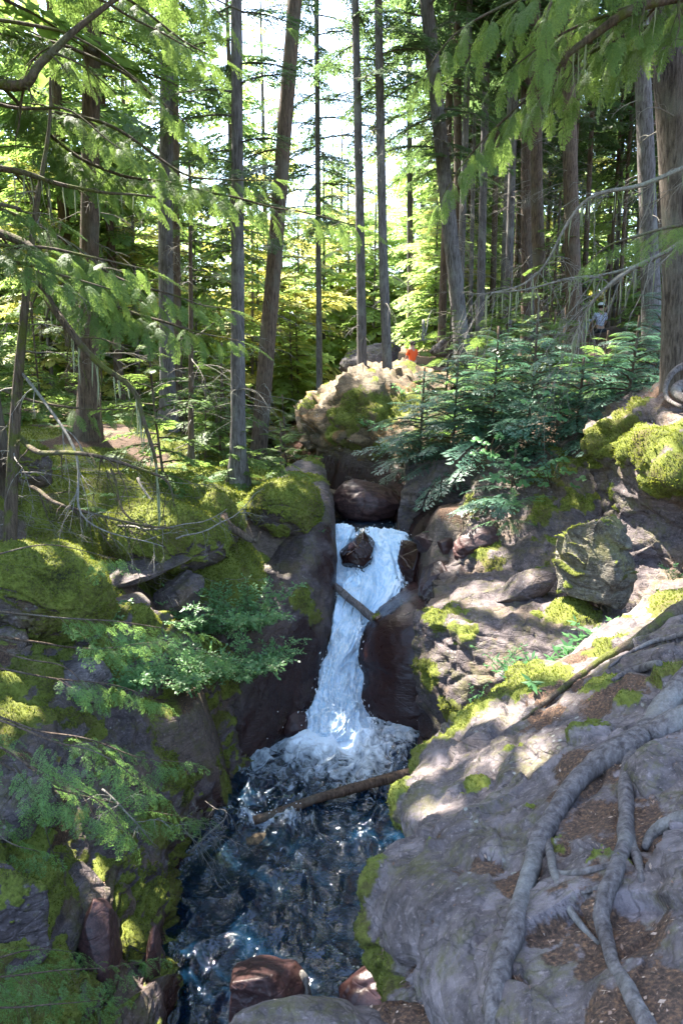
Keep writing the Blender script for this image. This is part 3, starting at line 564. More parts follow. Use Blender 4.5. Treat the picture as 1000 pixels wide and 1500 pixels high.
# ------------------------------------------------------------------ near right: slab under the roots
loft('foreground_rock', [
    [(800,1200,5.8),(720,1120,5.6),(672,1082,5.3),(730,1012,5.1),(800,978,5.0),(880,930,5.2),(950,885,5.6),(1020,862,5.9),(1180,850,5.9)],
    [(720,1330,4.9),(650,1180,4.8),(632,1112,4.7),(710,1062,4.55),(790,1022,4.45),(880,975,4.5),(950,940,4.6),(1020,910,4.7),(1180,900,4.8)],
    [(700,1500,4.1),(620,1230,4.1),(600,1160,4.1),(690,1120,3.95),(780,1080,3.85),(880,1035,3.8),(950,1000,3.8),(1020,975,3.8),(1180,960,3.9)],
    [(690,1560,3.6),(615,1290,3.6),(600,1213,3.6),(690,1180,3.45),(780,1150,3.3),(880,1105,3.2),(950,1080,3.2),(1020,1060,3.15),(1180,1040,3.2)],
    [(640,1500,3.2),(552,1320,3.2),(562,1258,3.15),(650,1232,3.0),(760,1215,2.85),(870,1180,2.75),(950,1160,2.7),(1020,1140,2.65),(1180,1120,2.7)],
    [(600,1490,2.95),(556,1390,2.85),(582,1315,2.75),(660,1290,2.6),(760,1280,2.5),(870,1255,2.38),(950,1235,2.33),(1020,1215,2.3),(1180,1200,2.3)],
    [(640,1540,2.55),(605,1455,2.42),(650,1385,2.28),(700,1362,2.2),(780,1350,2.13),(870,1325,2.06),(950,1310,2.02),(1020,1290,2.0),(1180,1280,2.0)],
    [(740,1600,2.05),(680,1500,2.0),(735,1455,1.88),(790,1440,1.84),(850,1425,1.8),(910,1410,1.77),(960,1400,1.75),(1030,1390,1.72),(1180,1380,1.7)],
    [(800,1800,1.6),(780,1620,1.6),(820,1570,1.55),(860,1560,1.52),(900,1550,1.5),(940,1540,1.48),(990,1530,1.46),(1050,1520,1.44),(1180,1500,1.42)]], GR,
    'large pinkish grey slab under the bare roots at lower right', 'slab', res=34, cracks=[([(598,1215,3.6),(660,1222,3.3),(740,1205,3.1),(800,1170,3.0)],.022,.06),([(560,1268,3.1),(620,1290,2.8),(700,1275,2.65),(780,1262,2.5)],.02,.05),([(575,1330,2.75),(640,1350,2.45),(700,1400,2.05),(760,1420,1.9)],.016,.035),([(700,1120,3.9),(740,1160,3.4),(720,1230,2.9)],.014,.03),([(860,1060,3.6),(800,1110,3.4),(700,1140,3.7)],.02,.05),([(620,1385,2.35),(600,1430,2.45),(640,1470,2.2)],.02,.05),([(930,1330,2.1),(1000,1300,2.0)],.012,.03)], back=(1.0,.6,-2.2), amp=.40, ledge=2.1, big=.45, seed=51, moss=-.62,
    mossL=[(700,1040,4.8,.42),(760,1005,4.9,.36),(640,1120,4.6,.25),(810,1010,4.6,.3),(900,960,4.8,.28),(980,900,5.2,.4),(610,1180,4.0,.2),(560,1300,3.0,.18),(550,1380,2.9,.3),(575,1440,2.6,.25),
           (700,1165,3.6,.13),(760,1120,3.7,.12),(660,1250,2.95,.10),(870,1080,3.4,.14),(940,1040,3.6,.16),(880,1000,4,.2),(1000,1000,3.7,.2),(720,1350,2.25,.04),(790,1200,3.0,.1),(900,1290,2.2,.1),(840,1260,2.5,.08),(960,1340,2.1,.1)],
    soilL=[(830,1000,4.4,.3),(900,1020,3.8,.3),(800,1060,4,.18),(870,1150,3.0,.26),(890,1210,2.65,.26),(960,1140,2.9,.2),(830,1250,2.5,.15),(715,1290,2.55,.15),(770,1305,2.4,.15),(900,1300,2.2,.24),(960,1240,2.45,.22),
           (860,1360,1.98,.19),(930,1400,1.85,.19),(800,1370,2.05,.10),(900,1470,1.62,.17),(660,1300,2.65,.1),(970,1490,1.57,.16),(650,1130,4.5,.16),(870,970,4.8,.25),(830,1180,2.9,.1),(640,1230,3.05,.10),(960,1340,2.1,.15)], nomoss=[(620,1240,3.2,.14),(980,1310,2.2,.2),(940,1350,1.95,.1)])
bl('rock', (985,1165,2.78), (.20,.25,.14), GR, 'flat pale stone set in the soil at the right edge', 'rock', rot=(.3,-.1,0), seed=53, moss=-.9, round_=.3, soil=-.3)
bl('rock', (1010,1370,2.0), (.22,.26,.14), GR, 'pale pink stone at the lower right corner', 'rock', rot=(.3,-.2,0), seed=54, moss=-.9, round_=.4, soil=-.3)
bl('rock', (660,1590,2.2), (.34,.35,.26), PU, 'dark litter covered rock under the lip of the big slab', 'rock', rot=(.2,.2,0), seed=56, moss=-.7, soil=.5)
bl('boulder', (448,1668,2.1), (.50,.36,.42), GR, 'near grey rock edge at the bottom centre above the water', rot=(0,.02,.1), seed=57, moss=-.6, cuts=4, round_=.6, amp=.5)
bl('rock', (560,1455,4.4), (.26,.3,.25), MA, 'dark wet rock beside the slab at the water edge', 'rock', seed=58, moss=-1, wet=.6)
bl('boulder', (378,1458,4.75), (.30,.28,.32), MA, 'reddish wet boulder standing out of the pool', rot=(.1,.2,.6), seed=59, moss=-.9, wet=.30, cuts=7, round_=.2)
# ------------------------------------------------------------------ water
WZ = -4.5
def water_mat():
    m = bpy.data.materials.new('stream_water'); m.use_nodes = True; k = N(m); k.t.nodes.remove(k.b)
    tr = k.n('BsdfTransparent'); tr.inputs[0].default_value = (.42, .60, .62, 1)
    gl = k.n('BsdfGlossy'); gl.inputs['Roughness'].default_value = .06; gl.inputs[0].default_value = (1, 1, 1, 1)
    nz = k.math('ADD', k.noise(6, 3, .55, k.scale(k.pos(), .8, 1, 1), 1.8), k.math('MULTIPLY', k.noise(17, 2, .5), .30)); b = k.bump(nz, 1., .034)
    k.l(b, gl.inputs['Normal']); fr = k.n('Fresnel'); fr.inputs[0].default_value = 1.33; k.l(b, fr.inputs['Normal'])
    mx = k.n('MixShader'); k.l(k.rng(fr.outputs[0], 0, .6, .02, 1), mx.inputs[0]); k.l(tr.outputs[0], mx.inputs[1]); k.l(gl.outputs[0], mx.inputs[2])
    df = k.n('BsdfDiffuse'); df.inputs[0].default_value = (.005, .026, .058, 1)     # suspended load deep down
    m1 = k.n('MixShader'); m1.inputs[0].default_value = .38; k.l(mx.outputs[0], m1.inputs[1])
    ad = k.n('MixShader'); k.l(fr.outputs[0], ad.inputs[0]); k.l(df.outputs[0], ad.inputs[1]); k.l(gl.outputs[0], ad.inputs[2]); k.l(ad.outputs[0], m1.inputs[2])
    fo = k.n('BsdfPrincipled'); fo.inputs['Base Color'].default_value = (.76, .86, .95, 1); fo.inputs['Roughness'].default_value = .35  # foam tinted with blue sky light on top of a slight glacial tint
    fn = k.noise(7, 5, .6, k.scale(k.pos(), 1, .7, 1), 1.6)
    k.l(k.bump(k.noise(16, 4, .6, None, 1.), .8, .03), fo.inputs['Normal'])
    ff = k.rng(k.math('ADD', k.att('foam'), k.math('MULTIPLY', k.math('SUBTRACT', fn, .5), 1.3)), .22, .95)
    m2 = k.n('MixShader'); k.l(ff, m2.inputs[0]); k.l(m1.outputs[0], m2.inputs[1]); k.l(fo.outputs[0], m2.inputs[2]); k.l(m2.outputs[0], k.o.inputs[0]); return m
def fall_mat():
    m = bpy.data.materials.new('white_water'); m.use_nodes = True; k = N(m); fo = k.b
    uv = k.n('TexCoord').outputs['UV']
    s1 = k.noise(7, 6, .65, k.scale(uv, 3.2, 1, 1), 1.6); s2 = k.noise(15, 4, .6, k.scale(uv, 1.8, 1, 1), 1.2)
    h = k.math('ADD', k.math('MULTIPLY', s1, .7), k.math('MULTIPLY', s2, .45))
    k.l(k.mix(k.rng(h, .42, .66), (.40, .62, .80), (.80, .89, .97)), fo.inputs['Base Color']); fo.inputs['Roughness'].default_value = .4  # blue of the sky light put into the white, beside a slight glacial tint
    fo.inputs['Subsurface Weight'].default_value = .0
    k.l(k.bump(h, .9, .07), fo.inputs['Normal'])
    tr = k.n('BsdfTransparent'); tr.inputs[0].default_value = (.6, .75, .8, 1); gl = k.n('BsdfGlossy'); gl.inputs['Roughness'].default_value = .1
    fr = k.n('Fresnel'); fr.inputs[0].default_value = 1.33; g2 = k.n('MixShader'); k.l(fr.outputs[0], g2.inputs[0]); k.l(tr.outputs[0], g2.inputs[1]); k.l(gl.outputs[0], g2.inputs[2])
    a = k.rng(k.math('ADD', k.att('foam'), k.math('MULTIPLY', k.math('SUBTRACT', h, .55), 2.2)), .3, .55)
    mx = k.n('MixShader'); k.l(a, mx.inputs[0]); k.l(g2.outputs[0], mx.inputs[1]); k.l(fo.outputs[0], mx.inputs[2]); k.l(mx.outputs[0], k.o.inputs[0]); return m
MW, MF = water_mat(), fall_mat()
xs = np.arange(-3.4, 3.6, .028); ys = np.arange(-4, 10.8, .028); ys = np.unique(np.concatenate([np.arange(-4, 2, .1), np.arange(2, 10.8, .028)]))
X, Y = np.meshgrid(xs, ys); q = np.stack([X.ravel(), Y.ravel(), 0*X.ravel()], 1)
c0 = P(478,1072,9.1)
dd = np.linalg.norm(q[:, :2]-c0[:2], axis=1); near = np.exp(-dd/1.1)
wp = q*np.array([1.4, 1., 1]); wp[:, :2] += .35*np.stack([noise(q*1.3, 1), noise(q*1.3, 2)], 1)
ridge = 1-np.abs(fbm(wp, 2.1, 3, 3, .5)); hz = .12*(ridge**3-.5) + .028*(1-np.abs(fbm(wp, 5, 2, 9)))**2 + near*.11*fbm(q, 2.2, 3, 6)
ro = PZ(395,1205,WZ)[:2]; dr = np.linalg.norm((q[:, :2]-ro)/np.array([.55, .16]), axis=1); hz += .10*np.exp(-dr*dr)   # swell over the submerged slab
foam = np.maximum(1.5*np.exp(-(dd/.68)**2), .72*np.exp(-(dd/1.2)**2)) + .15*near + .25*fbm(q*np.array([1, .6, 1]), 2.2, 3, 44)*sm(1.9-dd, 0, .9)
foam = np.maximum(foam, .46*np.exp(-dr*dr*1.2)) + .10*sm(ridge, .8, 1.)
ll = PZ(365,1110,WZ)[:2]; foam = np.maximum(foam, .45*np.exp(-(np.linalg.norm(q[:, :2]-ll, axis=1)/.4)**2))
V = q + np.array([0, 0, WZ]); V[:, 2] += hz
tag(mk('water', V, gridfaces(len(ys), len(xs)), MW, org=(0, 0, WZ), attrs={'foam': foam}), 'dark rippled pool at the bottom of the gorge', kind='structure')
xs = np.arange(-5.5, 1.7, .06); ys = np.arange(11.45, 24, .06); X, Y = np.meshgrid(xs, ys); q = np.stack([X.ravel(), Y.ravel(), 0*X.ravel()], 1)
V = q + np.array([0, 0, -2.47]); V[:, 2] += .02*fbm(q, 4, 3, 5) + .02*sm(Y.ravel(), 13, 24)*20
tag(mk('water', V, gridfaces(len(ys), len(xs)), MW, org=(0, 11.5, -2.47), attrs={'foam': .1*sm(11.9-q[:, 1], 0, .4)}), 'still upper pool above the lip', kind='structure')
# the submerged pale slab the sun reaches near the left shore
sl = boulder('rock', (345,1256,6.78), (.60,.30,.24), MR['ochre'], 'sunlit tan rock just under the water by the left shore', 'rock', rot=(0,-.05,.45), seed=61, moss=-1, round_=.4)
# cascade
cas = [[(484,776,11.75),(506,774,11.75),(530,780,11.75),(560,778,11.75),(592,782,11.75),(606,800,11.7)],
    [(484,800,11.4),(500,800,11.4),(522,815,11.3),(552,798,11.4),(588,792,11.45),(608,830,11.3)],
    [(486,840,11.1),(502,838,11.0),(524,840,10.95),(556,826,11.1),(588,840,11.1),(612,866,11)],
    [(484,872,10.8),(504,872,10.65),(528,872,10.6),(560,868,10.65),(590,874,10.7),(616,890,10.8)],
    [(480,905,10.4),(500,905,10.25),(518,910,10.15),(535,912,10.2),(560,912,10.35),(590,915,10.5)],
    [(470,940,10.1),(490,942,9.95),(506,946,9.85),(522,948,9.9),(540,950,10.1),(560,950,10.3)],
    [(458,985,9.85),(478,985,9.65),(498,988,9.55),(516,990,9.6),(532,990,9.8),(548,990,10)],
    [(448,1022,9.55),(470,1022,9.35),(492,1024,9.25),(514,1024,9.3),(530,1028,9.5),(545,1030,9.8)],
    [(432,1056,9.3),(456,1056,9.1),(484,1056,9.0),(512,1056,9.05),(534,1060,9.2),(550,1066,9.4)],
    [(420,1084,9.2),(448,1086,8.95),(480,1090,8.8),(512,1086,8.85),(540,1084,9.0),(560,1084,9.2)]]
G = np.array([[P(*p) for p in r] for r in cas]); G = cr(G, 26); G = np.swapaxes(cr(np.swapaxes(G, 0, 1), 30), 0, 1); m, n = G.shape[:2]
Nn = gnorm(G); Nn *= np.sign((Nn*np.array([0, -1, .6])).sum(2).mean()); V = G.reshape(-1, 3)
t, s = np.meshgrid(np.linspace(0, 1, n), np.linspace(0, 1, m)); uvp = np.stack([t.ravel()*1.2, s.ravel()*3.4], 1)
f3 = np.stack([t.ravel()*9, s.ravel()*8, 0*t.ravel()], 1); f3[:, 0] += 1.6*noise(f3*np.array([.5, .7, 1]), 4)
d = .16*fbm(f3, .8, 4, 7, .6) + .06*(1-np.abs(fbm(f3*np.array([3, 2, 1]), 1, 3, 9, .6)))
d += .10*np.exp(-((s.ravel()-.42)/.06)**2)*(fbm(f3, 1.5, 2, 12)) 
V = V + Nn.reshape(-1, 3)*d[:, None]
tt, ss = t.ravel(), s.ravel(); foam = np.full(m*n, .85) + .35*sm(ss, .3, .55)
foam -= .75*np.exp(-((tt-.42)/.09)**2)*(1-sm(ss, .16, .30))          # dark rock shows between the two tongues
foam -= .55*np.exp(-((tt-.93)/.14)**2)*(1-sm(ss, .30, .52)); foam -= .35*np.exp(-((tt-.78)/.10)**2)*np.exp(-((ss-.30)/.09)**2)
foam -= .5*sm(np.abs(tt-.5), .42, .5)*(1-sm(ss, .8, .95))
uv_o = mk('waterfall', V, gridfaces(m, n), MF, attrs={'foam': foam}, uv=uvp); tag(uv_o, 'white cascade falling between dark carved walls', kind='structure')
# droplets and torn strands thrown off the cascade: one object, nobody could count them
rs = np.random.RandomState(5); bg = Bag(); k = 1300; Vg = V.reshape(m, n, 3)
ii = (rs.beta(1.2, 1., k)*(m-2)).astype(int); jj = rs.randint(1, n-2, k); dv, df = ico(0)
fw = foam.reshape(m, n)
for a in range(k):
    if fw[ii[a], jj[a]] < .35: continue
    c = Vg[ii[a], jj[a]] + Nn[ii[a], jj[a]]*abs(rs.normal())*.07 + rs.normal(size=3)*.03; fl = Vg[ii[a]+1, jj[a]]-Vg[ii[a], jj[a]]; r = rs.uniform(.0025, .008)
    B = basis(fl + 1e-5); st = rs.uniform(1, 4.5); bg.add((dv*np.array([r*st, r, r]))@B + c, df)
for a in range(220):
    an = rs.uniform(0, 6.28); rr = abs(rs.normal())*.6; c = np.array([c0[0]+math.cos(an)*rr, c0[1]+math.sin(an)*rr*.8, WZ+.05+abs(rs.normal())*.12]); r = rs.uniform(.003, .009); bg.add(dv*r+c, df)
for a in range(30):
    c = np.array([ro[0]+rs.normal()*.2, ro[1]+rs.normal()*.12, WZ+.12+abs(rs.normal())*.06]); r = rs.uniform(.003, .008); bg.add(dv*r+c, df)
vv, ff = bg.data(); tag(mk('spray', vv, ff, M('spray_white', (.85, .88, .9), .3)), 'white droplets flying off the waterfall', kind='stuff')

# ------------------------------------------------------------------ foliage templates: rhombic leaflets laid out in numpy
def rhomb(o, d, w_, ln, up=(0, 0, 1.)):
    """o,d (k,3) origins and unit directions, w_ width, ln length (k,)"""
    d = d/(np.linalg.norm(d, axis=1)[:, None]+1e-9); s = np.cross(d, np.broadcast_to(up, d.shape)); s /= np.linalg.norm(s, axis=1)[:, None]+1e-9
    L = ln[:, None]; Wd = w_[:, None] if np.ndim(w_) else w_
    V = np.stack([o, o+d*L*.45+s*Wd*.5, o+d*L, o+d*L*.45-s*Wd*.5], 1).reshape(-1, 3)
    return V, np.arange(len(V)).reshape(-1, 4)
def template(rs, n, reach, step, tl, tw, fwd=.75, tip=.3, sag=.5, jit=.25, gap=.1, prof=.75, ang2=.8):
    O, D, L = [], [], []
    for i in range(n):
        t = (i+.5)/n
        for sd in (-1, 1):
            if rs.rand() < gap: continue
            l1 = reach*((1-t)**prof*(1-tip)+tip*(1-t*.7))*min(1, .35+t*3)*rs.uniform(.65, 1.1)
            a = fwd + rs.normal()*.13 + .3*t; d1 = np.array([math.cos(a), sd*math.sin(a), 0]); k = max(2, int(l1/step))
            u = (np.arange(k)+.5)/k; wav = rs.normal()*.12
            base = np.array([t, 0, 0]) + u[:, None]*l1*d1; base[:, 2] -= sag*(u*l1)**2*2.0 + wav*u*l1*.5
            for s2 in (-1, 1):
                a2 = np.arctan2(d1[1], d1[0]) + s2*(ang2 + rs.normal(size=k)*.15); z = rs.normal(size=k)*jit - .15
                O.append(base); D.append(np.stack([np.cos(a2), np.sin(a2), z], 1)); L.append(tl*(1-.55*u)*rs.uniform(.7, 1.2, k))
            O.append(base[-1:]); D.append(np.append(d1[:2], -.3)[None]); L.append(np.array([tl]))
    O, D, L = np.vstack(O), np.vstack(D), np.concatenate(L)
    return rhomb(O, D, L*tw, L)
_r = np.random.RandomState(1)
T_MID = [template(_r, 22, .44, .030, .070, .46, gap=.08) for _ in range(5)]
T_FAR = [template(_r, 12, .48, .065, .13, .55, gap=.10) for _ in range(5)]
T_CED = [template(_r, 16, .46, .028, .070, .40, fwd=.95, sag=1.0, jit=.2, ang2=.6, gap=.16) for _ in range(5)]
T_NEAR = [template(_r, 9, .48, .050, .105, .30, gap=.06, jit=.35, fwd=.85, ang2=.85) for _ in range(5)]   # a twig spray, about 0.3 m long
def place(T, base, d, L, bend=.3, up=(0, 0, 1), roll=0.):
    V = T[0].copy(); V[:, 2] -= bend*V[:, 0]**2; V *= L
    B = basis(d, up)
    if roll: c, s = math.cos(roll), math.sin(roll); B = np.stack([B[0], c*B[1]+s*B[2], -s*B[1]+c*B[2]])
    return V@B + base
_CT = np.array([P(*t) for t, _ in CORR]); _CR = np.array([r for _, r in CORR])
def sunlit_gap(p, ext=.25):        # openings cut in the crowns so sun reaches chosen spots; branches there are left out
    d = p-_CT; s = d@sdir; q = np.linalg.norm(d - s[:, None]*sdir, axis=1); return bool(((s > 1.2) & (q < _CR+ext)).any())
def inview(p, m=80):
    if p[1] < .3: return False
    yc = p[1]*ca - p[2]*sa; v = p[1]*sa + p[2]*ca
    if yc < .2: return False
    X, Y = 500+FPX*p[0]/yc, 750-FPX*v/yc
    return -m < X < 1000+m and -m < Y < 1500+m
def dead_branch(bag, base, d, L, r, rs, depth=1, m=0, droop=.4):
    n = 8; t = np.linspace(0, 1, n)[:, None]; d = d/np.linalg.norm(d)
    pts = base + d*L*t + np.array([0, 0, -1])*droop*L*t**2; pts = wob(pts, L*.06, 2.2/L, rs.randint(99)); pts[0] = base
    V, F = tube(pts, r*(1-.85*t[:, 0]), 4 if r < .012 else 5, False); bag.add(V, F, m=m)
    if depth:
        for k in range(rs.randint(3, 7)):
            i = rs.randint(2, n-1); a = rs.uniform(-1, 1, 3)*.8 + d*.9; a[2] -= .3
            dead_branch(bag, pts[i], a, L*rs.uniform(.2, .45), r*.45*(1-i/n)+.002, rs, depth-1, m, droop)
def build_tree(name, label, path_pts, r0, r1, H, crown0, blen, rs, bark, leaf, dens=4., cat='tree', group=None, sides=12, dead=(), deadlen=1., tm=None, low=.5, pitch=.1,
               lichen=0, crown_scale=1., flare=1.5, tips=None, cone=.75, bend=.32, carve=True, far=None):
    """path_pts: world points up the visible trunk; it continues straight to height H above its base"""
    pts = np.array(path_pts, float); base = pts[0].copy(); d = pts[-1]-pts[0]; d /= np.linalg.norm(d); top = pts[-1]
    while top[2]-base[2] < H*.97: top = top + (d*.6+np.array([0, 0, .4]))/(d[2]*.6+.4)*min(1.5, H-(top[2]-base[2])); pts = np.vstack([pts, top])
    pts = np.vstack([pts[0]-np.array([0, 0, .35]), pts]); P2 = cr(pts, 6)
    h = P2[:, 2]-base[2]; q = np.clip(h/H, 0, 1)
    vis = pts[min(len(path_pts), len(pts)-1)][2]-base[2]
    r = np.interp(h, [0, vis, H*1.02], [r0, r1, .02]) if vis < H*.9 else np.interp(h, [0, H], [r0, .01]); r = r*(1+(flare-1)*np.exp(-np.maximum(h, 0)/(r0*3)))
    sd = rs.randint(999)
    def bmp(m, n):
        a = np.arange(n)/n*6.283; A = np.stack([np.cos(a)[None]*2.2+0*P2[:, :1], np.sin(a)[None]*2.2+0*P2[:, :1], P2[:, 2:3]*1.6+0*a[None]], -1).reshape(-1, 3)
        lobes = .16*np.cos(a*5+sd)[None]*np.exp(-np.maximum(h, 0)/(r0*2.5))[:, None]
        return 1 + (.10*fbm(A, 1, 3, sd)).reshape(m, n) + lobes
    t = empty(name, base, label, cat, group); wood = Bag(); lv = Bag(); li = Bag()
    V, F = tube(P2, r, sides, True, bmp); wood.add(V, F)
    def at(hh): return np.array([np.interp(hh, h, P2[:, i]) for i in range(3)])
    for (a, b, cnt) in dead:
        for _ in range(cnt):
            hh = rs.uniform(a, b); az = rs.uniform(0, 6.283); dead_branch(wood, at(hh), np.array([math.cos(az), math.sin(az), rs.uniform(-.2, .3)]), deadlen*rs.uniform(.3, 1.), .004+.007*deadlen*rs.rand(), rs, 1, 1)
    hh = crown0; k = 0; az = rs.uniform(0, 6)
    tm = tm or T_MID
    while hh < H-.1:
        f = (hh-crown0)/(H-crown0); prof = min(1, low+f*2.2)*(1-f**1.6)**cone; L = max(.12, blen*prof*rs.uniform(.65, 1.15))
        az += 2.39996+rs.normal()*.3; b = at(hh); dr = np.array([math.cos(az), math.sin(az), pitch+.45*f*rs.uniform(.5, 1)-.1*(1-f)+rs.normal()*.14])
        vis_ = inview(b+dr*L*.5, 120) if tm is T_MID else True
        if carve and any(sunlit_gap(b+dr*L*u_, .22) for u_ in (.25, .5, .75, 1.)): hh += (1/dens)*rs.uniform(.6, 1.4); continue
        T = (tm if vis_ else T_FAR)[rs.randint(5)]
        if far: T = T_FAR[rs.randint(5)]
        lv.add(place(T, b+dr*L*.08, dr, L, bend, roll=rs.normal()*.25), T[1])
        x = np.linspace(0, .95, 5)[:, None]; B = basis(dr); bp = b + (np.concatenate([x, 0*x, -bend*x**2], 1)*L)@B
        Vb, Fb = tube(bp, (.006+.010*L)*(1-.85*x[:, 0]), 4, False); wood.add(Vb, Fb)
        if lichen and rs.rand() < lichen:
            for _ in range(rs.randint(3, 9)):
                u = rs.uniform(.1, .8); c = bp[int(u*4)]; n_ = 4; ln = rs.uniform(.1, .45); pp = c + np.array([0, 0, -1])*ln*np.linspace(0, 1, n_)[:, None]; pp = wob(pp, .02, 5, rs.randint(99))
                Vl, Fl = tube(pp, rs.uniform(.004, .012)*np.array([.6, 1, .7, .1]), 3, False); li.add(Vl, Fl)
        hh += (1/dens)*rs.uniform(.6, 1.4)*(1+.8*(not vis_))
    v, f = wood.data(); mk('trunk', v, f, [bark, MB['dead']], t, mi=wood.mi())
    if lv.n: v, f = lv.data(); mk('crown', v, f, leaf, t, smooth=False)
    if li.n: v, f = li.data(); tag(mk('lichen', v, f, M_LICH, t), kind='stuff')
    return t, at
M_LICH = M('hanging_lichen', (.22, .24, .13), .95)
def limb(tree, pts, r0, spread=.35, dens=26, tm=None, leaf='hemlock', bark='mossy', rs=None, start=.12, side=1., fr=(.16, .34), droop=.25, n=10, curl=0., twigs=0, sub=True, taper=.85):
    """a limb through given points, with two rows of side sprays; the needles are a sub-part of the limb"""
    rs = rs or np.random.RandomState(3); p = path(pts, n); p = wob(p, .02, 2.5, rs.randint(99)); m = len(p); t = np.linspace(0, 1, m)
    wood = Bag(); lv = Bag(); rad = r0*(1-taper*t); V, F = tube(p, rad, 7, True); wood.add(V, F); fr = fr if tm else (fr[0]*1.12, fr[1]*1.12); tm = tm or T_NEAR
    seg = np.linalg.norm(np.diff(p, axis=0), axis=1); S = np.r_[0, np.cumsum(seg)]; Ln = S[-1]; k = int(Ln*dens)
    def at(s): return np.array([np.interp(s, S, p[:, i]) for i in range(3)])
    for i in range(k):
        s = Ln*(start+(1-start)*(i+.5)/k); f = s/Ln; c = at(s); T0 = at(min(Ln, s+.05))-at(max(0, s-.05)); T0 /= np.linalg.norm(T0)
        sd = 1 if i % 2 else -1; sv = np.cross([0, 0, 1], T0); sv /= np.linalg.norm(sv)+1e-9
        if sunlit_gap(c, .0): continue
        wsp = spread*(1-f)**.6*min(1, .4+(f-start)*4)*rs.uniform(.5, 1.1)
        d = T0*.75 + sv*sd*side*.9 + np.array([0, 0, -droop+rs.normal()*.12]); d /= np.linalg.norm(d)
        x = np.linspace(0, 1, 6)[:, None]; bp = c + d*wsp*x + np.array([0, 0, -1.])*droop*wsp*x**2*.8
        if sub and wsp > .12: Vb, Fb = tube(bp, (.0015+.004*wsp)*(1-.8*x[:, 0]), 3, False); wood.add(Vb, Fb)
        nf = max(1, int(wsp/.075))
        for j in range(nf):
            u = (j+1)/nf; q = bp[min(5, int(u*5))]; T = tm[rs.randint(5)]; L = rs.uniform(*fr)*(1-.4*f)*(1 if j == nf-1 else .8)
            dd = d + np.array([0, 0, -droop*1.3*u]) + (0 if j == nf-1 else 1)*np.cross([0, 0, 1.], d)*(1 if j % 2 else -1)*.8 + rs.normal(size=3)*.12
            lv.add(place(T, q, dd, L, .35, roll=rs.normal()*.3), T[1])
    T = tm[0]; lv.add(place(T, p[-1], p[-1]-p[-3], fr[1]*.8, .3), T[1])
    for i in range(twigs):
        j = rs.randint(1, m-1); d = rs.normal(size=3); d[2] -= .5; dead_branch(wood, p[j], d, rs.uniform(.1, .4), .004, rs, 1, 1)
    v, f = wood.data(); o = mk('limb', v, f, [MB[bark], MB['dead']], tree, mi=wood.mi())
    v, f = lv.data(); me = mesh_data('needles', v, f, ML[leaf], org=np.array(tree.location), smooth=False); link('needles', me, o); return o
def dead_limb(tree, pts, r0, tw=14, tl=.4, rs=None, bark='dead', n=8, wobb=.03, depth=1, name='dead_limb', lich=0):
    rs = rs or np.random.RandomState(4); p = wob(path(pts, n), wobb, 2.2, rs.randint(99)); m = len(p); b = Bag()
    V, F = tube(p, r0*(1-.8*np.linspace(0, 1, m)), 7, True); b.add(V, F)
    for i in range(tw):
        j = rs.randint(1, m-1); T0 = p[j+1]-p[j]; T0 /= np.linalg.norm(T0); d = T0*.7+rs.normal(size=3)*.7; d[2] -= .35
        dead_branch(b, p[j], d, tl*rs.uniform(.3, 1.2), r0*.3*(1-j/m)+.0025, rs, depth, 0, .5)
    v, f = b.data(); o = mk(name, v, f, MB[bark], tree)
    if lich:
        li = Bag()
        for i in range(lich):
            c = p[rs.randint(0, m)]; ln = rs.uniform(.08, .4); pp = c+np.array([0, 0, -1])*ln*np.linspace(0, 1, 5)[:, None]; pp = wob(pp, .015, 6, rs.randint(99))
            V, F = tube(pp, rs.uniform(.003, .009)*np.array([.7, 1, .9, .6, .1]), 3, False); li.add(V, F)
        v, f = li.data(); me = mesh_data('lichen', v, f, M_LICH, org=np.array(tree.location)); tag(link('lichen', me, o), kind='stuff')
    return o
def tp(L, Y, ground=True):         # trunk path from pixels (bottom first) at depth Y; the base is set down on the ground
    p = [P(x, y, Y if np.isscalar(Y) else Y[i]) for i, (x, y) in enumerate(L)]
    if ground: p[0][2] = tz(p[0][0], p[0][1])
    return p
def rpx(w_, Y): return w_/2*Y/FPX*1.02
RS = np.random.RandomState
